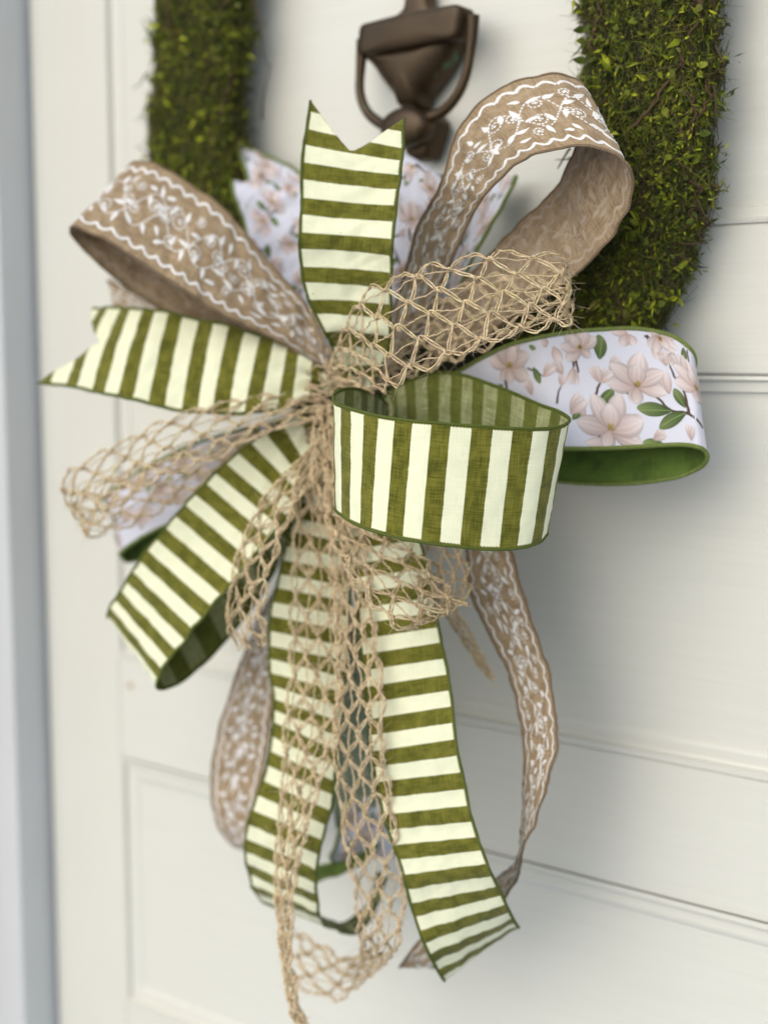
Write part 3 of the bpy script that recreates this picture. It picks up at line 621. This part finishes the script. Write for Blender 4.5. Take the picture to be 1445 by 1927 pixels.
# magnolia loops
rows = [(760, 745, 790, 800), (850, 705, 870, 830), (905, 675, 930, 845), (955, 651, 985, 846), (1007, 637, 1046, 844), (1067, 626, 1113, 844), (1128, 620, 1174, 842), (1189, 618, 1225, 839), (1235, 624, 1262, 837), (1272, 636, 1290, 837), (1297, 655, 1312, 841), (1307, 672, 1325, 848), (1308, 688, 1331, 860),
 (1300, 700, 1325, 873), (1275, 705, 1305, 886), (1230, 710, 1265, 900), (1170, 715, 1200, 909), (1110, 720, 1130, 911), (1052, 725, 1052, 906), (950, 740, 950, 890), (820, 760, 830, 850)]
def cust(r, b, rg):
    def at(x, y): s, v = sv_at(r, x, y, r.len*.53); return s*1000, v*63
    def ang(p, q): a, b_ = at(*p), at(*q); return math.atan2(b_[1]-a[1], b_[0]-a[0])
    def br(*pts, wd=2.0): branch(r, b, [at(*p) for p in pts], wd)
    def fl(p, tip, sz): flower(r, b, *at(*p), sz*1.15, ang(p, tip), rg)
    def lf(p, tip, wd=6): a, c = at(*p), at(*tip); pleaf(r, b, *a, math.atan2(c[1]-a[1], c[0]-a[0]), math.hypot(c[1]-a[1], c[0]-a[0]), wd, 2, rg)
    def bd(p, tip): a, c = at(*p), at(*tip); bud(r, b, *a, math.hypot(c[1]-a[1], c[0]-a[0]), math.atan2(c[1]-a[1], c[0]-a[0]), rg)
    br((1325, 805), (1298, 776), (1262, 768), (1240, 745), (1222, 740)); br((1298, 776), (1288, 735), (1275, 712)); br((1298, 776), (1270, 770), (1240, 772), wd=1.1)
    br((1128, 834), (1120, 800), (1118, 765), (1125, 730), (1132, 716)); br((1066, 642), (1082, 672), (1090, 700)); br((1082, 668), (1076, 690)); br((990, 688), (1010, 698), (1026, 708), wd=1.1)
    br((1045, 762), (1050, 735), (1056, 725), wd=1.1); br((1212, 632), (1220, 645), (1228, 652)); br((1290, 660), (1300, 720), (1315, 760), wd=.9)
    for p_, q_ in (((1060, 700), (1040, 675)), ((1100, 790), (1085, 750)), ((1180, 790), (1215, 800)), ((1255, 690), (1240, 660)), ((985, 790), (1010, 760)), ((1000, 830), (1030, 815)), ((1230, 830), (1250, 815)), ((1150, 700), (1165, 670)), ((1270, 660), (1262, 690))):
        a, c = at(*p_), at(*q_); bud(r, b, *a, 9, math.atan2(c[1]-a[1], c[0]-a[0]), rg, 1)
    br((948, 700), (955, 740), (962, 790)); br((1175, 745), (1190, 738), (1205, 728), wd=1.4); br((1275, 712), (1262, 690), (1258, 672), wd=1.2)
    fl((1095, 655), (1075, 632), 10); fl((1010, 800), (1030, 770), 12); fl((905, 760), (915, 730), 12); fl((1240, 640), (1255, 655), 8)
    fl((1200, 722), (1195, 680), 15); fl((1150, 812), (1160, 765), 17); fl((955, 690), (965, 650), 16); fl((1308, 735), (1300, 700), 13)
    bd((1078, 686), (1080, 722)); bd((1128, 716), (1112, 690)); bd((1132, 716), (1145, 695)); bd((1228, 650), (1242, 678)); bd((1026, 706), (1044, 688)); bd((1056, 727), (1060, 702)); bd((1075, 780), (1095, 740)); bd((1258, 745), (1238, 700)); bd((1290, 715), (1270, 665)); bd((1302, 830), (1300, 800)); bd((1000, 740), (990, 710))
    lf((1125, 675), (1133, 632), 7.5); lf((1262, 769), (1200, 770), 8); lf((1290, 778), (1242, 802), 7.5); lf((1292, 765), (1262, 735), 6.5); lf((1120, 765), (1150, 727), 5.5); lf((1002, 690), (1017, 725), 5); lf((1075, 790), (1092, 772), 4); lf((1250, 832), (1208, 826), 5); lf((1287, 655), (1290, 680), 4); lf((945, 720), (930, 740), 5); lf((995, 650), (1008, 660), 3)
    for p, q in (((1185, 632), (1150, 622)), ((1185, 632), (1195, 655)), ((1185, 632), (1170, 655)), ((1040, 655), (1055, 680)), ((1035, 645), (1020, 640)), ((1150, 835), (1100, 838))):
        a, c = at(*p), at(*q); petal(r, b, *a, math.atan2(c[1]-a[1], c[0]-a[0]), math.hypot(c[1]-a[1], c[0]-a[0]), 6, 2, rg)
    s = r.len*530; 
r = ribbon(bz(rows, [(0, 86), (.2, 79), (.35, 77.5), (.5, 76.5), (.6, 77.2), (.75, 79), (1, 85)], [(0, 86), (.2, 78.5), (.35, 76.5), (.5, 75), (.6, 75.4), (.75, 77.5), (1, 84)]), bow, 'ribbon_loop', 'white magnolia print loop with green back at the right below the moss', 'magnolia', phase=False, seed=31, ref=0.3, wob=.0003)
magnolia(r, 5, cust)
rows = [(655, 660, 720, 670), (680, 540, 800, 560), (695, 440, 835, 470), (705, 370, 850, 400), (720, 310, 838, 350), (745, 270, 832, 325)]
r = ribbon(bz(rows, [(0, 86), (1, 86)], [(0, 86), (1, 84)]), bow, 'ribbon_tail', 'white magnolia print tail behind the upright striped tail on its right', 'magnolia', phase=False, wob=.002, seed=32, p1=lambda v: 4.85)
magnolia(r, 6)
rows = [(760, 640, 820, 640), (800, 570, 855, 560), (840, 490, 890, 485), (880, 410, 930, 410), (915, 350, 970, 342), (905, 335, 962, 338), (880, 360, 930, 380)]
r = ribbon(bz(rows, [(0, 86), (.6, 86), (1, 88)], [(0, 86), (.6, 85), (1, 87)]), bow, 'ribbon_loop', 'narrow magnolia print loop with green edge seen inside the right burlap loop', 'magnolia', phase=False, seed=33, ref=0.3)
magnolia(r, 7)
rows = [(640, 660, 600, 690), (615, 520, 520, 560), (595, 430, 478, 480), (578, 357, 440, 357), (578, 345, 445, 350), (590, 400, 480, 440)]
r = ribbon(bz(rows, [(0, 89), (.6, 92), (1, 95)], [(0, 90), (.6, 94), (1, 97)]), bow, 'ribbon_loop', 'blurred magnolia print loop between the left burlap loop and the upright striped tail', 'magnolia', phase=False, wob=.003, seed=34, ref=0.4)
magnolia(r, 8)
rows = [(610, 520, 540, 520), (600, 420, 500, 450), (580, 350, 475, 380), (545, 312, 465, 330), (500, 290, 455, 300), (456, 276, 448, 280)]
r = ribbon(bz(rows, [(0, 95), (1, 97)], [(0, 95), (1, 97)]), bow, 'ribbon_tail', 'blurred pink and white magnolia print tip behind the bow at the left moss', 'magnolia', phase=False, wob=.003, seed=35)
magnolia(r, 9)
rows = [(600, 770, 600, 870), (500, 797, 510, 920), (380, 830, 400, 955), (290, 870, 320, 985), (228, 912, 262, 1015), (202, 935, 232, 1037), (203, 950, 228, 1050), (235, 960, 246, 1056), (300, 940, 305, 1038), (450, 880, 450, 950)]
r = ribbon(bz(rows, [(0, 90), (.5, 95), (.7, 98), (1, 97)], [(0, 90), (.5, 94), (.6, 95), (.7, 98.5), (1, 97)]), bow, 'ribbon_loop', 'blurred magnolia print loop with green back behind the left jute loop', 'magnolia', phase=False, seed=36, ref=0.3)
magnolia(r, 10)
rows = [(662, 1150, 676, 1150), (652, 1230, 683, 1230), (645, 1300, 688, 1300), (640, 1380, 694, 1380), (634, 1450, 700, 1450), (630, 1510, 704, 1510), (634, 1560, 708, 1550)]
r = ribbon(bz(rows, [(0, 88), (.6, 92), (1, 95)], [(0, 88), (.6, 92), (1, 95)]), bow, 'ribbon_tail', 'pale grey green ribbon back tapering between the two long striped tails', 'sage', phase=False, seed=37)
rows = [(700, 1440, 740, 1440), (650, 1530, 745, 1500), (632, 1590, 750, 1560), (622, 1612, 752, 1600), (628, 1622, 752, 1612)]
r = ribbon(bz(rows, [(0, 93), (1, 96)], [(0, 93), (1, 96)]), bow, 'ribbon_tail', 'blurred magnolia print tail behind the jute tails near the bottom', 'magnolia', phase=False, seed=38)
magnolia(r, 12)
rows = [(700, 1570, 712, 1590), (670, 1600, 682, 1622), (640, 1618, 650, 1640), (605, 1630, 612, 1652), (585, 1640, 590, 1660)]
r = ribbon(bz(rows, [(0, 95), (1, 97)], [(0, 94), (1, 96)]), bow, 'ribbon_tail', 'narrow dark green ribbon edge curling left behind the jute tail', 'green', phase=False, seed=39)

# jute net ribbons
rows = [(620, 705, 635, 728), (638, 640, 690, 738), (660, 582, 725, 740), (700, 538, 756, 722), (745, 518, 808, 692), (792, 502, 860, 670), (834, 492, 911, 654), (896, 477, 963, 634), (943, 471, 1015, 622), (1005, 474, 1050, 616), (1050, 478, 1068, 612), (1068, 492, 1073, 608), (1060, 505, 1066, 600), (1000, 515, 1000, 612), (920, 520, 910, 660), (830, 560, 830, 690), (730, 640, 760, 715), (660, 700, 690, 735)]
jute(bz(rows, [(0, 82), (.15, 76.5), (.35, 74), (.6, 73), (.68, 75), (.85, 80), (1, 85)], [(0, 82), (.15, 74), (.35, 71.5), (.6, 71.5), (.68, 74), (.85, 79), (1, 85)]), bow, 'tan jute net loop at the centre right above the front striped loop', 41, 6, 17, 1500)
rows = [(606, 743, 610, 790), (560, 738, 550, 800), (507, 741, 500, 818), (465, 748, 450, 842), (420, 756, 400, 865), (361, 768, 340, 888), (316, 788, 300, 905), (274, 805, 258, 925), (237, 826, 225, 950), (200, 842, 195, 975), (162, 866, 175, 995), (133, 884, 164, 1006), (113, 912, 162, 1010), (120, 925, 172, 1008), (150, 918, 216, 1000), (220, 895, 270, 979), (290, 870, 320, 954), (350, 850, 361, 934), (430, 830, 430, 895), (520, 800, 520, 855), (600, 780, 605, 810)]
jute(bz(rows, [(0, 85), (.3, 84), (.57, 88), (.65, 90), (1, 88)], [(0, 84), (.3, 82.5), (.57, 86), (.65, 88), (1, 88)]), bow, 'tan jute net loop stretching far to the left below the striped tail', 42, 6, 19, 900)
rows = [(590, 840, 620, 850), (535, 890, 585, 905), (492, 940, 553, 960), (462, 1000, 528, 1020), (441, 1060, 507, 1085), (429, 1120, 495, 1145), (428, 1180, 500, 1190), (448, 1228, 505, 1215)]
jute(bz(rows, [(0, 84), (.5, 82.5), (1, 84)], [(0, 84), (.5, 80.5), (1, 82)]), bow, 'short tan jute net tail over the lower left striped loop', 43, 5, 19, 500, rad=.68)
rows = [(590, 820, 640, 820), (560, 900, 645, 905), (553, 1000, 652, 1000), (548, 1100, 655, 1100), (545, 1200, 652, 1200), (541, 1300, 645, 1300), (531, 1400, 628, 1400), (527, 1495, 605, 1470), (522, 1560, 582, 1550), (518, 1630, 563, 1625), (517, 1690, 551, 1700), (523, 1755, 546, 1760), (532, 1820, 549, 1820), (546, 1886, 560, 1880), (560, 1940, 582, 1940), (575, 1990, 600, 1990)]
jute(bz(rows, [(0, 84), (.5, 83), (1, 84)], [(0, 84), (.5, 81.5), (1, 83)]), bow, 'long tan jute net tail narrowing to loose strands at the bottom of the picture', 44, 6, 19, 1300, rad=.68)
rows = [(612, 860, 640, 850), (615, 960, 680, 940), (622, 1050, 690, 1040), (628, 1140, 700, 1130), (630, 1230, 712, 1220), (630, 1332, 722, 1316), (628, 1430, 725, 1420), (638, 1530, 738, 1511), (650, 1600, 752, 1590), (660, 1650, 761, 1655), (669, 1707, 760, 1720), (674, 1755, 752, 1775), (680, 1790, 725, 1812), (668, 1800, 695, 1838), (640, 1802, 660, 1868), (605, 1780, 628, 1884), (575, 1760, 585, 1866), (560, 1750, 550, 1845)]
jute(bz(rows, [(0, 83), (.3, 81), (.65, 83), (.8, 88), (1, 92)], [(0, 83), (.3, 79), (.65, 81), (.8, 88), (1, 92)]), bow, 'long tan jute net tail between the striped tails, curling left at its foot', 45, 6, 19, 1300, rad=.68)
rows = [(620, 900, 640, 880), (612, 960, 700, 960), (622, 1010, 750, 1000), (646, 1060, 790, 1040), (675, 1105, 820, 1075), (705, 1145, 845, 1110), (735, 1175, 868, 1132), (757, 1187, 881, 1138), (780, 1178, 884, 1115), (790, 1140, 882, 1080), (775, 1080, 868, 1035), (740, 1010, 830, 990), (690, 930, 740, 930)]
jute(bz(rows, [(0, 83), (.3, 77), (.55, 74.5), (.65, 76), (1, 84)], [(0, 83), (.3, 78), (.55, 76), (.65, 78), (1, 84)]), bow, 'tan jute net loop hanging just under the front striped loop', 46, 6, 18, 1000, rad=.68)
rows = [(790, 1080, 830, 1080), (840, 1160, 862, 1150), (875, 1215, 892, 1205), (915, 1270, 932, 1285)]
jute(bz(rows, [(0, 84), (1, 84)], [(0, 84), (1, 84)]), bow, 'frayed brown jute end in front of the door beside the right striped tail', 47, 4, 19, 80, rad=.68)
rows = [(580, 575, 600, 570), (592, 620, 612, 615), (606, 660, 628, 655), (618, 720, 645, 715)]
jute(bz(rows, [(0, 83), (1, 85)], [(0, 83), (1, 85)]), bow, 'small tan jute strands at the knot left of the upright striped tail', 48, 3, 16, 80)
# knot: tight jute cords wound round the centre
b = Bag(); c0 = PZ(np.array(628.), np.array(775.), np.array(.855))
for k in range(34):
    a = np.linspace(0, 2*math.pi*rng.uniform(.4, 1.0), 26)+rng.uniform(0, 6.28); rr = rng.uniform(.008, .018); yy = rng.uniform(-.024, .024)
    ax = np.array([[1, 0, .2]]) ; e1 = rt; e2 = fw
    pts = c0+rr*(np.cos(a)[:, None]*e1+np.sin(a)[:, None]*e2*.9)+up*(yy+.004*np.sin(a*2+k))[:, None]+rng.normal(0, .0006, (26, 3))
    tube(b, pts, .00055, 5, JC*rng.uniform(.6, 1.1))
kn = b.build('knot', M_J, bow); kn['label'] = 'tight wrap of jute cords at the centre of the bow'
for q in range(5):
    xs_ = 600+q*16; r = jute(bz([(xs_, 760, xs_+30, 770), (xs_-10+q*6, 820, xs_+30, 830), (xs_-14+q*9, 890, xs_+32, 900), (xs_-8+q*6, 960, xs_+26, 965)], [(0, 83.5), (1, 83)], [(0, 83.5), (1, 82)]), bow, 'gathered jute strands falling from the knot', 60+q, 4, 17, 130)
bm = Bag(); 
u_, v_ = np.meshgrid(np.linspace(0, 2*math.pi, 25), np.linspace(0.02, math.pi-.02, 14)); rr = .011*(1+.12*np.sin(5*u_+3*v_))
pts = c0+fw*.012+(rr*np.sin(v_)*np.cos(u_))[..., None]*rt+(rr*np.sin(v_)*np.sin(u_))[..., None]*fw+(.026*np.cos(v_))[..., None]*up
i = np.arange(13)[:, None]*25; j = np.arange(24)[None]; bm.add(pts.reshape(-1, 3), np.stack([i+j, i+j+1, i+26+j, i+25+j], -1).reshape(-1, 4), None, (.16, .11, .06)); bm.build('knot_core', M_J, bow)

# ------------------------------------------------------------------ MOSS WREATH
way = [(392, -140), (388, 0), (378, 150), (372, 290), (395, 410), (450, 530), (560, 640), (700, 720), (850, 735), (1000, 690), (1110, 610), (1165, 520), (1200, 420), (1218, 300), (1224, 150), (1224, 0), (1222, -140)]
HW = .024
ctr = PH(np.array([a for a, _ in way], float), np.array([b_ for _, b_ in way], float), np.full(len(way), HW))
f = np.linspace(0, len(way)-1, 260); C0 = hermite(np.arange(len(way)), ctr, f)
T0 = np.gradient(C0, axis=0); T0 /= np.linalg.norm(T0, axis=1, keepdims=True); Y = np.array([0, -1.0, 0]); S0 = np.cross(T0, Y); S0 /= np.linalg.norm(S0, axis=1, keepdims=True)
def WA(t): return np.interp(t, [0, 3, 5, 8, 11, 13, 16], [.039, .038, .036, .034, .035, .037, .039])  # half width
def wp(t, ang, k=1.0):
    """point on the wreath skin: t 0..16 along, ang around"""
    t = np.asarray(t, float); ang = np.asarray(ang, float)
    c = np.stack([np.interp(t, f, C0[:, q]) for q in range(3)], -1); s = np.stack([np.interp(t, f, S0[:, q]) for q in range(3)], -1); tg = np.stack([np.interp(t, f, T0[:, q]) for q in range(3)], -1)
    a = WA(t)*(1+.06*np.sin(t*5.1+ang*2)+.05*np.sin(t*13+1)+.04*np.sin(t*29+ang)+.03*np.sin(t*47))
    ca, sa = np.cos(ang), np.sin(ang)
    x = np.sign(ca)*np.abs(ca)**.8*a*k; y = np.sign(sa)*np.abs(sa)**.75*.020*k
    n = s*(ca/a)[..., None]+Y*(sa/.020)[..., None]; n /= np.linalg.norm(n, axis=-1, keepdims=True)
    return c+s*x[..., None]+Y*y[..., None], n, tg
wre = empty('moss_wreath', tuple(PH(np.array(800.), np.array(700.), np.array(0.))), 'green moss and twig wreath hanging on the door behind the bow', 'wreath')
tt, aa = np.meshgrid(np.linspace(0, 16, 200), np.linspace(0, 2*math.pi, 25)[:-1], indexing='ij')
p, n_, _ = wp(tt.ravel(), aa.ravel(), .88); i = np.arange(199)[:, None]*24; j = np.arange(24)[None]; k = (j+1) % 24
mk('wreath_core', p, np.stack([i+j, i+k, i+24+k, i+24+j], -1).reshape(-1, 4), mat=M_TW, parent=wre, col=(.022, .024, .006))
def visible_t(n): # only where the photo can see it, evenly
    u = rng.random(n); return np.where(u < .47, rng.uniform(0, 6.5, n), rng.uniform(9.0, 16, n))
def clump(t, a): return (np.sin(t*19+3*np.sin(a*4))*np.sin(a*9+2*np.sin(t*7))+.8*np.sin(t*37+a*5)*np.sin(a*17-t*11)+.5*np.sin(t*63+a*31))*.8
# leaves, vectorised: 6 verts, 4 tris bent along the middle
def leafcloud(n, lo, hi, out, name):
    t = visible_t(n); a = rng.uniform(-.5, math.pi+.5, n); cl = clump(t, a); kk = rng.uniform(.76, .98, n)**.6+out*np.clip(cl, -1, 1.2)*rng.random(n)
    p, nn, tg = wp(t, a, kk)
    keep = cl > rng.uniform(-1.1, -.25, n); t, a, cl, kk = t[keep], a[keep], cl[keep], kk[keep]; n = len(t); p, nn, tg = wp(t, a, kk)
    d = rng.normal(0, 1, (n, 3)); d += nn*rng.uniform(-.2, .8, (n, 1)); d[:, 2] -= .25; d /= np.linalg.norm(d, axis=1, keepdims=True)
    s = np.cross(d, nn+rng.normal(0, .5, (n, 3))); s /= np.linalg.norm(s, axis=1, keepdims=True); q = np.cross(s, d)
    l = rng.uniform(lo, hi, (n, 1))*rng.uniform(.6, 1, (n, 1)); w_ = l*rng.uniform(.05, .23, (n, 1)); c = l*rng.uniform(-.6, .6, (n, 1)); fo = w_*rng.uniform(0, .8, (n, 1))
    V = np.stack([p, p+d*l*.4+s*w_+q*(c*.4+fo), p+d*l*.45+q*c*.4, p+d*l*.4-s*w_+q*(c*.4+fo), p+d*l*.75+s*w_*.5+q*c, p+d*l+q*c*1.5], 1)
    TR = np.array([(0, 2, 1), (0, 3, 2), (1, 2, 4), (2, 5, 4), (2, 3, 5)]); I = (np.arange(n)*6)[:, None, None]+TR[None]
    g = rng.random((n, 1)); pal = np.array([(.04, .055, .003), (.17, .205, .007), (.42, .44, .025), (.09, .12, .004), (.18, .14, .03)])
    ci = rng.choice(5, n, p=[.30, .32, .17, .14, .07]); C = pal[ci]*(.7+.7*g)
    o = mk(name, V.reshape(-1, 3), None, I.reshape(-1, 3), M_MO, wre, col=np.repeat(C, 6, 0), smooth=False); return o
leafcloud(70000, .0018, .0056, .2, 'moss')['kind'] = 'stuff'
leafcloud(9500, .005, .0105, .24, 'moss_tufts')['kind'] = 'stuff'
# fine fibres
def fibres(n, lmin, lmax, r0, pal, name, out=.05, along=1.0):
    b = []; t = visible_t(n); a = rng.uniform(-.4, math.pi+.4, n); kk = rng.uniform(.92, 1+out, n); p, nn, tg = wp(t, a, kk)
    m = 6; tq = np.linspace(0, 1, m)
    d = tg*along*rng.choice([-1, 1], (n, 1))+rng.normal(0, .8, (n, 3)); d -= nn*np.sum(d*nn, 1, keepdims=True)*.95; d /= np.linalg.norm(d, axis=1, keepdims=True)
    e = rng.normal(0, .5, (n, 3)); e -= nn*np.sum(e*nn, 1, keepdims=True); e += nn*rng.uniform(-.25, .15, (n, 1)); l = rng.uniform(lmin, lmax, (n, 1))
    P = p[:, None]+d[:, None]*(l*tq[None])[..., None]+e[:, None]*(l*(tq**2)[None])[..., None]+rng.normal(0, .0004, (n, m, 3))
    s = np.cross(d, nn); s /= np.linalg.norm(s, axis=1, keepdims=True)+1e-9; q = np.cross(s, d)
    ang = np.arange(3)*2*math.pi/3; ring = (np.cos(ang)[None, :, None]*s[:, None]+np.sin(ang)[None, :, None]*q[:, None])
    rr = r0*rng.uniform(.6, 1.4, (n, 1))*np.array([1, 1, .9, .8, .6, .3])[None]
    V = P[:, :, None]+ring[:, None]*rr[:, :, None, None]
    i = np.arange(m-1)[:, None]*3; j = np.arange(3)[None]; k = (j+1) % 3; Q = np.stack([i+j, i+k, i+3+k, i+3+j], -1).reshape(-1, 4)
    I = (np.arange(n)*m*3)[:, None, None]+Q[None]; C = np.array(pal)[rng.integers(len(pal), size=n)]*rng.uniform(.6, 1.3, (n, 1))
    return mk(name, V.reshape(-1, 3), I.reshape(-1, 4), None, M_MO, wre, col=np.repeat(C, m*3, 0))
fibres(26000, .004, .015, .00022, [(.10, .125, .006), (.24, .255, .018), (.04, .055, .004), (.12, .08, .03)], 'moss_strands', .03)['kind'] = 'stuff'
fibres(700, .012, .03, .0003, [(.07, .04, .02), (.11, .07, .035), (.05, .035, .02)], 'fine_twigs', .02, 4.0)['kind'] = 'stuff'
# individual twigs wound along the form
for q in range(46):
    side = q % 2; t0 = rng.uniform(0, 5) if side else rng.uniform(10, 15); ln_ = rng.uniform(.8, 2.2); a0 = rng.uniform(.1, 3.0) if q > 8 else rng.choice([-.15, .0, 3.1, 3.25]); kk = rng.uniform(.98, 1.07) if q > 8 else rng.uniform(1.05, 1.14)
    ts = np.linspace(t0, min(t0+ln_, 16 if not side else 6), 30); an = a0+.35*np.sin(ts*2.1+q)+.3*(ts-t0)*rng.normal()
    p, n_, _ = wp(ts, an, kk+.03*np.sin(ts*7+q)); b = Bag(); tube(b, p+rng.normal(0, .0003, p.shape), np.linspace(.0011, .0005, 30)*rng.uniform(.6, 1.1), 6, np.array((.10, .06, .03))*rng.uniform(.6, 1.3)); b.build('twig', M_TW, wre)
for q, (px, py, dx, dy) in enumerate([(1355, 110, 12, 30), (1345, 200, 10, 60), (1320, 390, 25, 30), (1290, 455, 40, 8), (1290, 490, 26, 26), (268, 150, -22, 12), (278, 60, -10, -20), (272, 290, -14, -14), (490, 60, 20, 70), (500, 180, 10, -60), (1110, 30, -16, -18), (1120, 170, -30, 25), (1080, 290, -34, 14), (1090, 110, -16, 10), (1352, 135, 16, -6), (1060, 300, -12, 20)]):
    b = Bag(); s = np.linspace(0, 1, 12); hh = .03
    p = PH(px-dx*.8+dx*1.8*s+4*np.sin(s*4+q), py-dy*.8+dy*1.8*s+5*np.sin(s*5+q*2), np.full(12, hh)+.006*np.sin(s*3)); tube(b, p, np.linspace(.0008, .00025, 12), 5, (.09, .06, .03)); b.build('twig', M_TW, wre)
# larger curled leaves, sharing four meshes
lm = []
for q in range(5):
    rg = np.random.default_rng(q); n = 6; t = np.linspace(0, 1, n); w_ = .30*np.sin(t**.8*math.pi)+.02; cv = rg.uniform(-.5, .5)*t**2; fl_ = rg.uniform(.2, .6)
    V = []; 
    for i in range(n): V += [(t[i], -w_[i], cv[i]+w_[i]*fl_), (t[i], 0, cv[i]), (t[i], w_[i], cv[i]+w_[i]*fl_)]
    Q = [(i*3+j, i*3+3+j, i*3+4+j, i*3+1+j) for i in range(n-1) for j in (0, 1)]
    cc = [(.17, .20, .015), (.10, .13, .01), (.22, .24, .02), (.07, .10, .01), (.15, .15, .025)][q]
    o = mk('leaf', V, Q, mat=M_MO, col=cc); lm.append(o.data); bpy.data.objects.remove(o)
for q in range(260):
    t = rng.uniform(9.5, 15.5) if q < 170 else rng.uniform(.5, 5.5); a = rng.uniform(.1, 3.0); p, n_, tg = wp(np.array(t), np.array(a), rng.uniform(.99, 1.09))
    o = bpy.data.objects.new('leaf', lm[rng.integers(5)]); COL.objects.link(o); o.parent = wre; o.matrix_parent_inverse = Matrix.Translation(-Vector(wre.location))
    d = Vector(rng.normal(0, 1, 3)+n_*.6+np.array((0, 0, -.3))).normalized(); nv_ = Vector(n_); s_ = d.cross(nv_).normalized(); u2 = s_.cross(d)
    sz = rng.uniform(.0045, .0075); mm = Matrix((d, s_, -u2)).transposed().to_4x4(); o.matrix_basis = Matrix.Translation(Vector(p))@mm@Matrix.Scale(sz, 4)

# ------------------------------------------------------------------ DOOR KNOCKER
mb, t, bs = mat('aged_bronze')
tc = N(t, 'TexCoord'); nz = N(t, 'TexNoise', Scale=30.0, Detail=6); L(t, tc.outputs['Object'], nz.inputs[0])
rp = N(t, 'ValToRGB'); rp.color_ramp.elements[0].position = .63; rp.color_ramp.elements[1].position = .71; nz2 = N(t, 'TexNoise', Scale=38.0, Detail=4); L(t, tc.outputs['Object'], nz2.inputs[0]); L(t, nz2.outputs[0], rp.inputs[0])
cbase = mix(t, nz.outputs[0], (.018, .011, .005), (.085, .050, .020))
L(t, mix(t, rp.outputs[0], cbase, (.06, .16, .09)), bs.inputs['Base Color'])
bs.inputs['Metallic'].default_value = .5; bs.inputs['Roughness'].default_value = .40; bump(t, bs, nz.outputs[0], .5, .0009)
kz = empty('door_knocker', tuple(PH(np.array(785.), np.array(150.), np.array(0.))), 'dark bronze urn shaped door knocker with a green patina above the bow', 'door knocker')
def k2(x, y): return 640+x/4.817, y/4.817
def relief(name, pts, h0, h1, dome, inset=.35, rings=9, h=None):
    """outline traced at depth h0..h1, domed towards the viewer, real thickness"""
    P = np.array([k2(*p) for p in pts]); hm = (h0+h1)/2; W = PH(P[:, 0], P[:, 1], np.full(len(P), hm)); n = len(W)
    # resample closed smooth outline
    seg = np.linalg.norm(np.diff(np.vstack([W, W[:1]]), axis=0), axis=1); d = np.concatenate([[0], np.cumsum(seg)]); W2 = np.vstack([W, W[:1]]); q = np.linspace(0, d[-1], 97)[:-1]
    O = np.stack([np.interp(q, d, W2[:, k]) for k in range(3)], 1)
    for _ in range(2): O = (np.roll(O, 1, 0)+2*O+np.roll(O, -1, 0))/4
    cc = O.mean(0); V = []; m = len(O)
    O0 = O.copy(); O0[:, 1] = -h0; V.append(O0); O1 = O.copy(); O1[:, 1] = -h1; V.append(O1)
    for k in range(1, rings+1):
        fk = k/(rings+1); s = 1-fk*.98; Rk = cc+(O-cc)*s; Rk[:, 1] = -(h1+dome*math.sqrt(max(0, 1-s**2.4))); V.append(Rk)
    V = np.concatenate(V); L_ = rings+2; i = np.arange(L_-1)[:, None]*m; j = np.arange(m)[None]; k = (j+1) % m
    Q = np.stack([i+j, i+k, i+m+k, i+m+j], -1).reshape(-1, 4); c = len(V); V = np.vstack([V, [cc[0], -(h1+dome), cc[2]]])
    Tt = [((L_-1)*m+j_, (L_-1)*m+(j_+1) % m, c) for j_ in range(m)]
    return mk(name, V, Q, Tt, mb, kz)
relief('backplate', [(650, -160), (820, -160), (840, 60), (900, 140), (1010, 250), (1010, 330), (300, 420), (310, 340), (480, 200), (620, 90)], 0, .008, .004)
relief('urn', [(230, 470), (700, 400), (1130, 330), (1090, 480), (1000, 640), (890, 790), (800, 900), (790, 1010), (600, 1010), (590, 930), (460, 760), (370, 620), (270, 530)], 0, .010, .014)
relief('hinge_block', [(245, 240), (690, 125), (1120, 55), (1165, 80), (1120, 345), (1080, 370), (650, 450), (240, 520), (215, 490), (235, 270)], .012, .026, .003)
relief('striker_plate', [(700, 1040), (860, 1010), (940, 1120), (900, 1260), (840, 1440), (700, 1470), (620, 1300)], 0, .016, .003)
relief('disc', [(620+215*math.cos(a), 1160+185*math.sin(a)-.17*215*math.cos(a)*.6) for a in np.linspace(0, 2*math.pi, 30)[:-1]], .018, .026, .007)
hp = [(205, 360), (195, 480), (185, 640), (178, 800), (200, 920), (250, 1020), (330, 1095), (430, 1140), (620, 1150), (830, 1060), (930, 1010), (1020, 920), (1095, 800), (1150, 640), (1180, 460), (1200, 280), (1205, 140)]
P = np.array([k2(*p) for p in hp]); t = np.linspace(0, len(hp)-1, 110); W = hermite(np.arange(len(hp)), PH(P[:, 0], P[:, 1], np.full(len(hp), .021)), t)
b = Bag(); tube(b, W, np.interp(np.linspace(0, 1, 110), [0, .15, .4, .5, .6, .85, 1], [.0042, .0030, .0036, .005, .0036, .003, .0042]), 12)
b.build('handle', mb, kz)
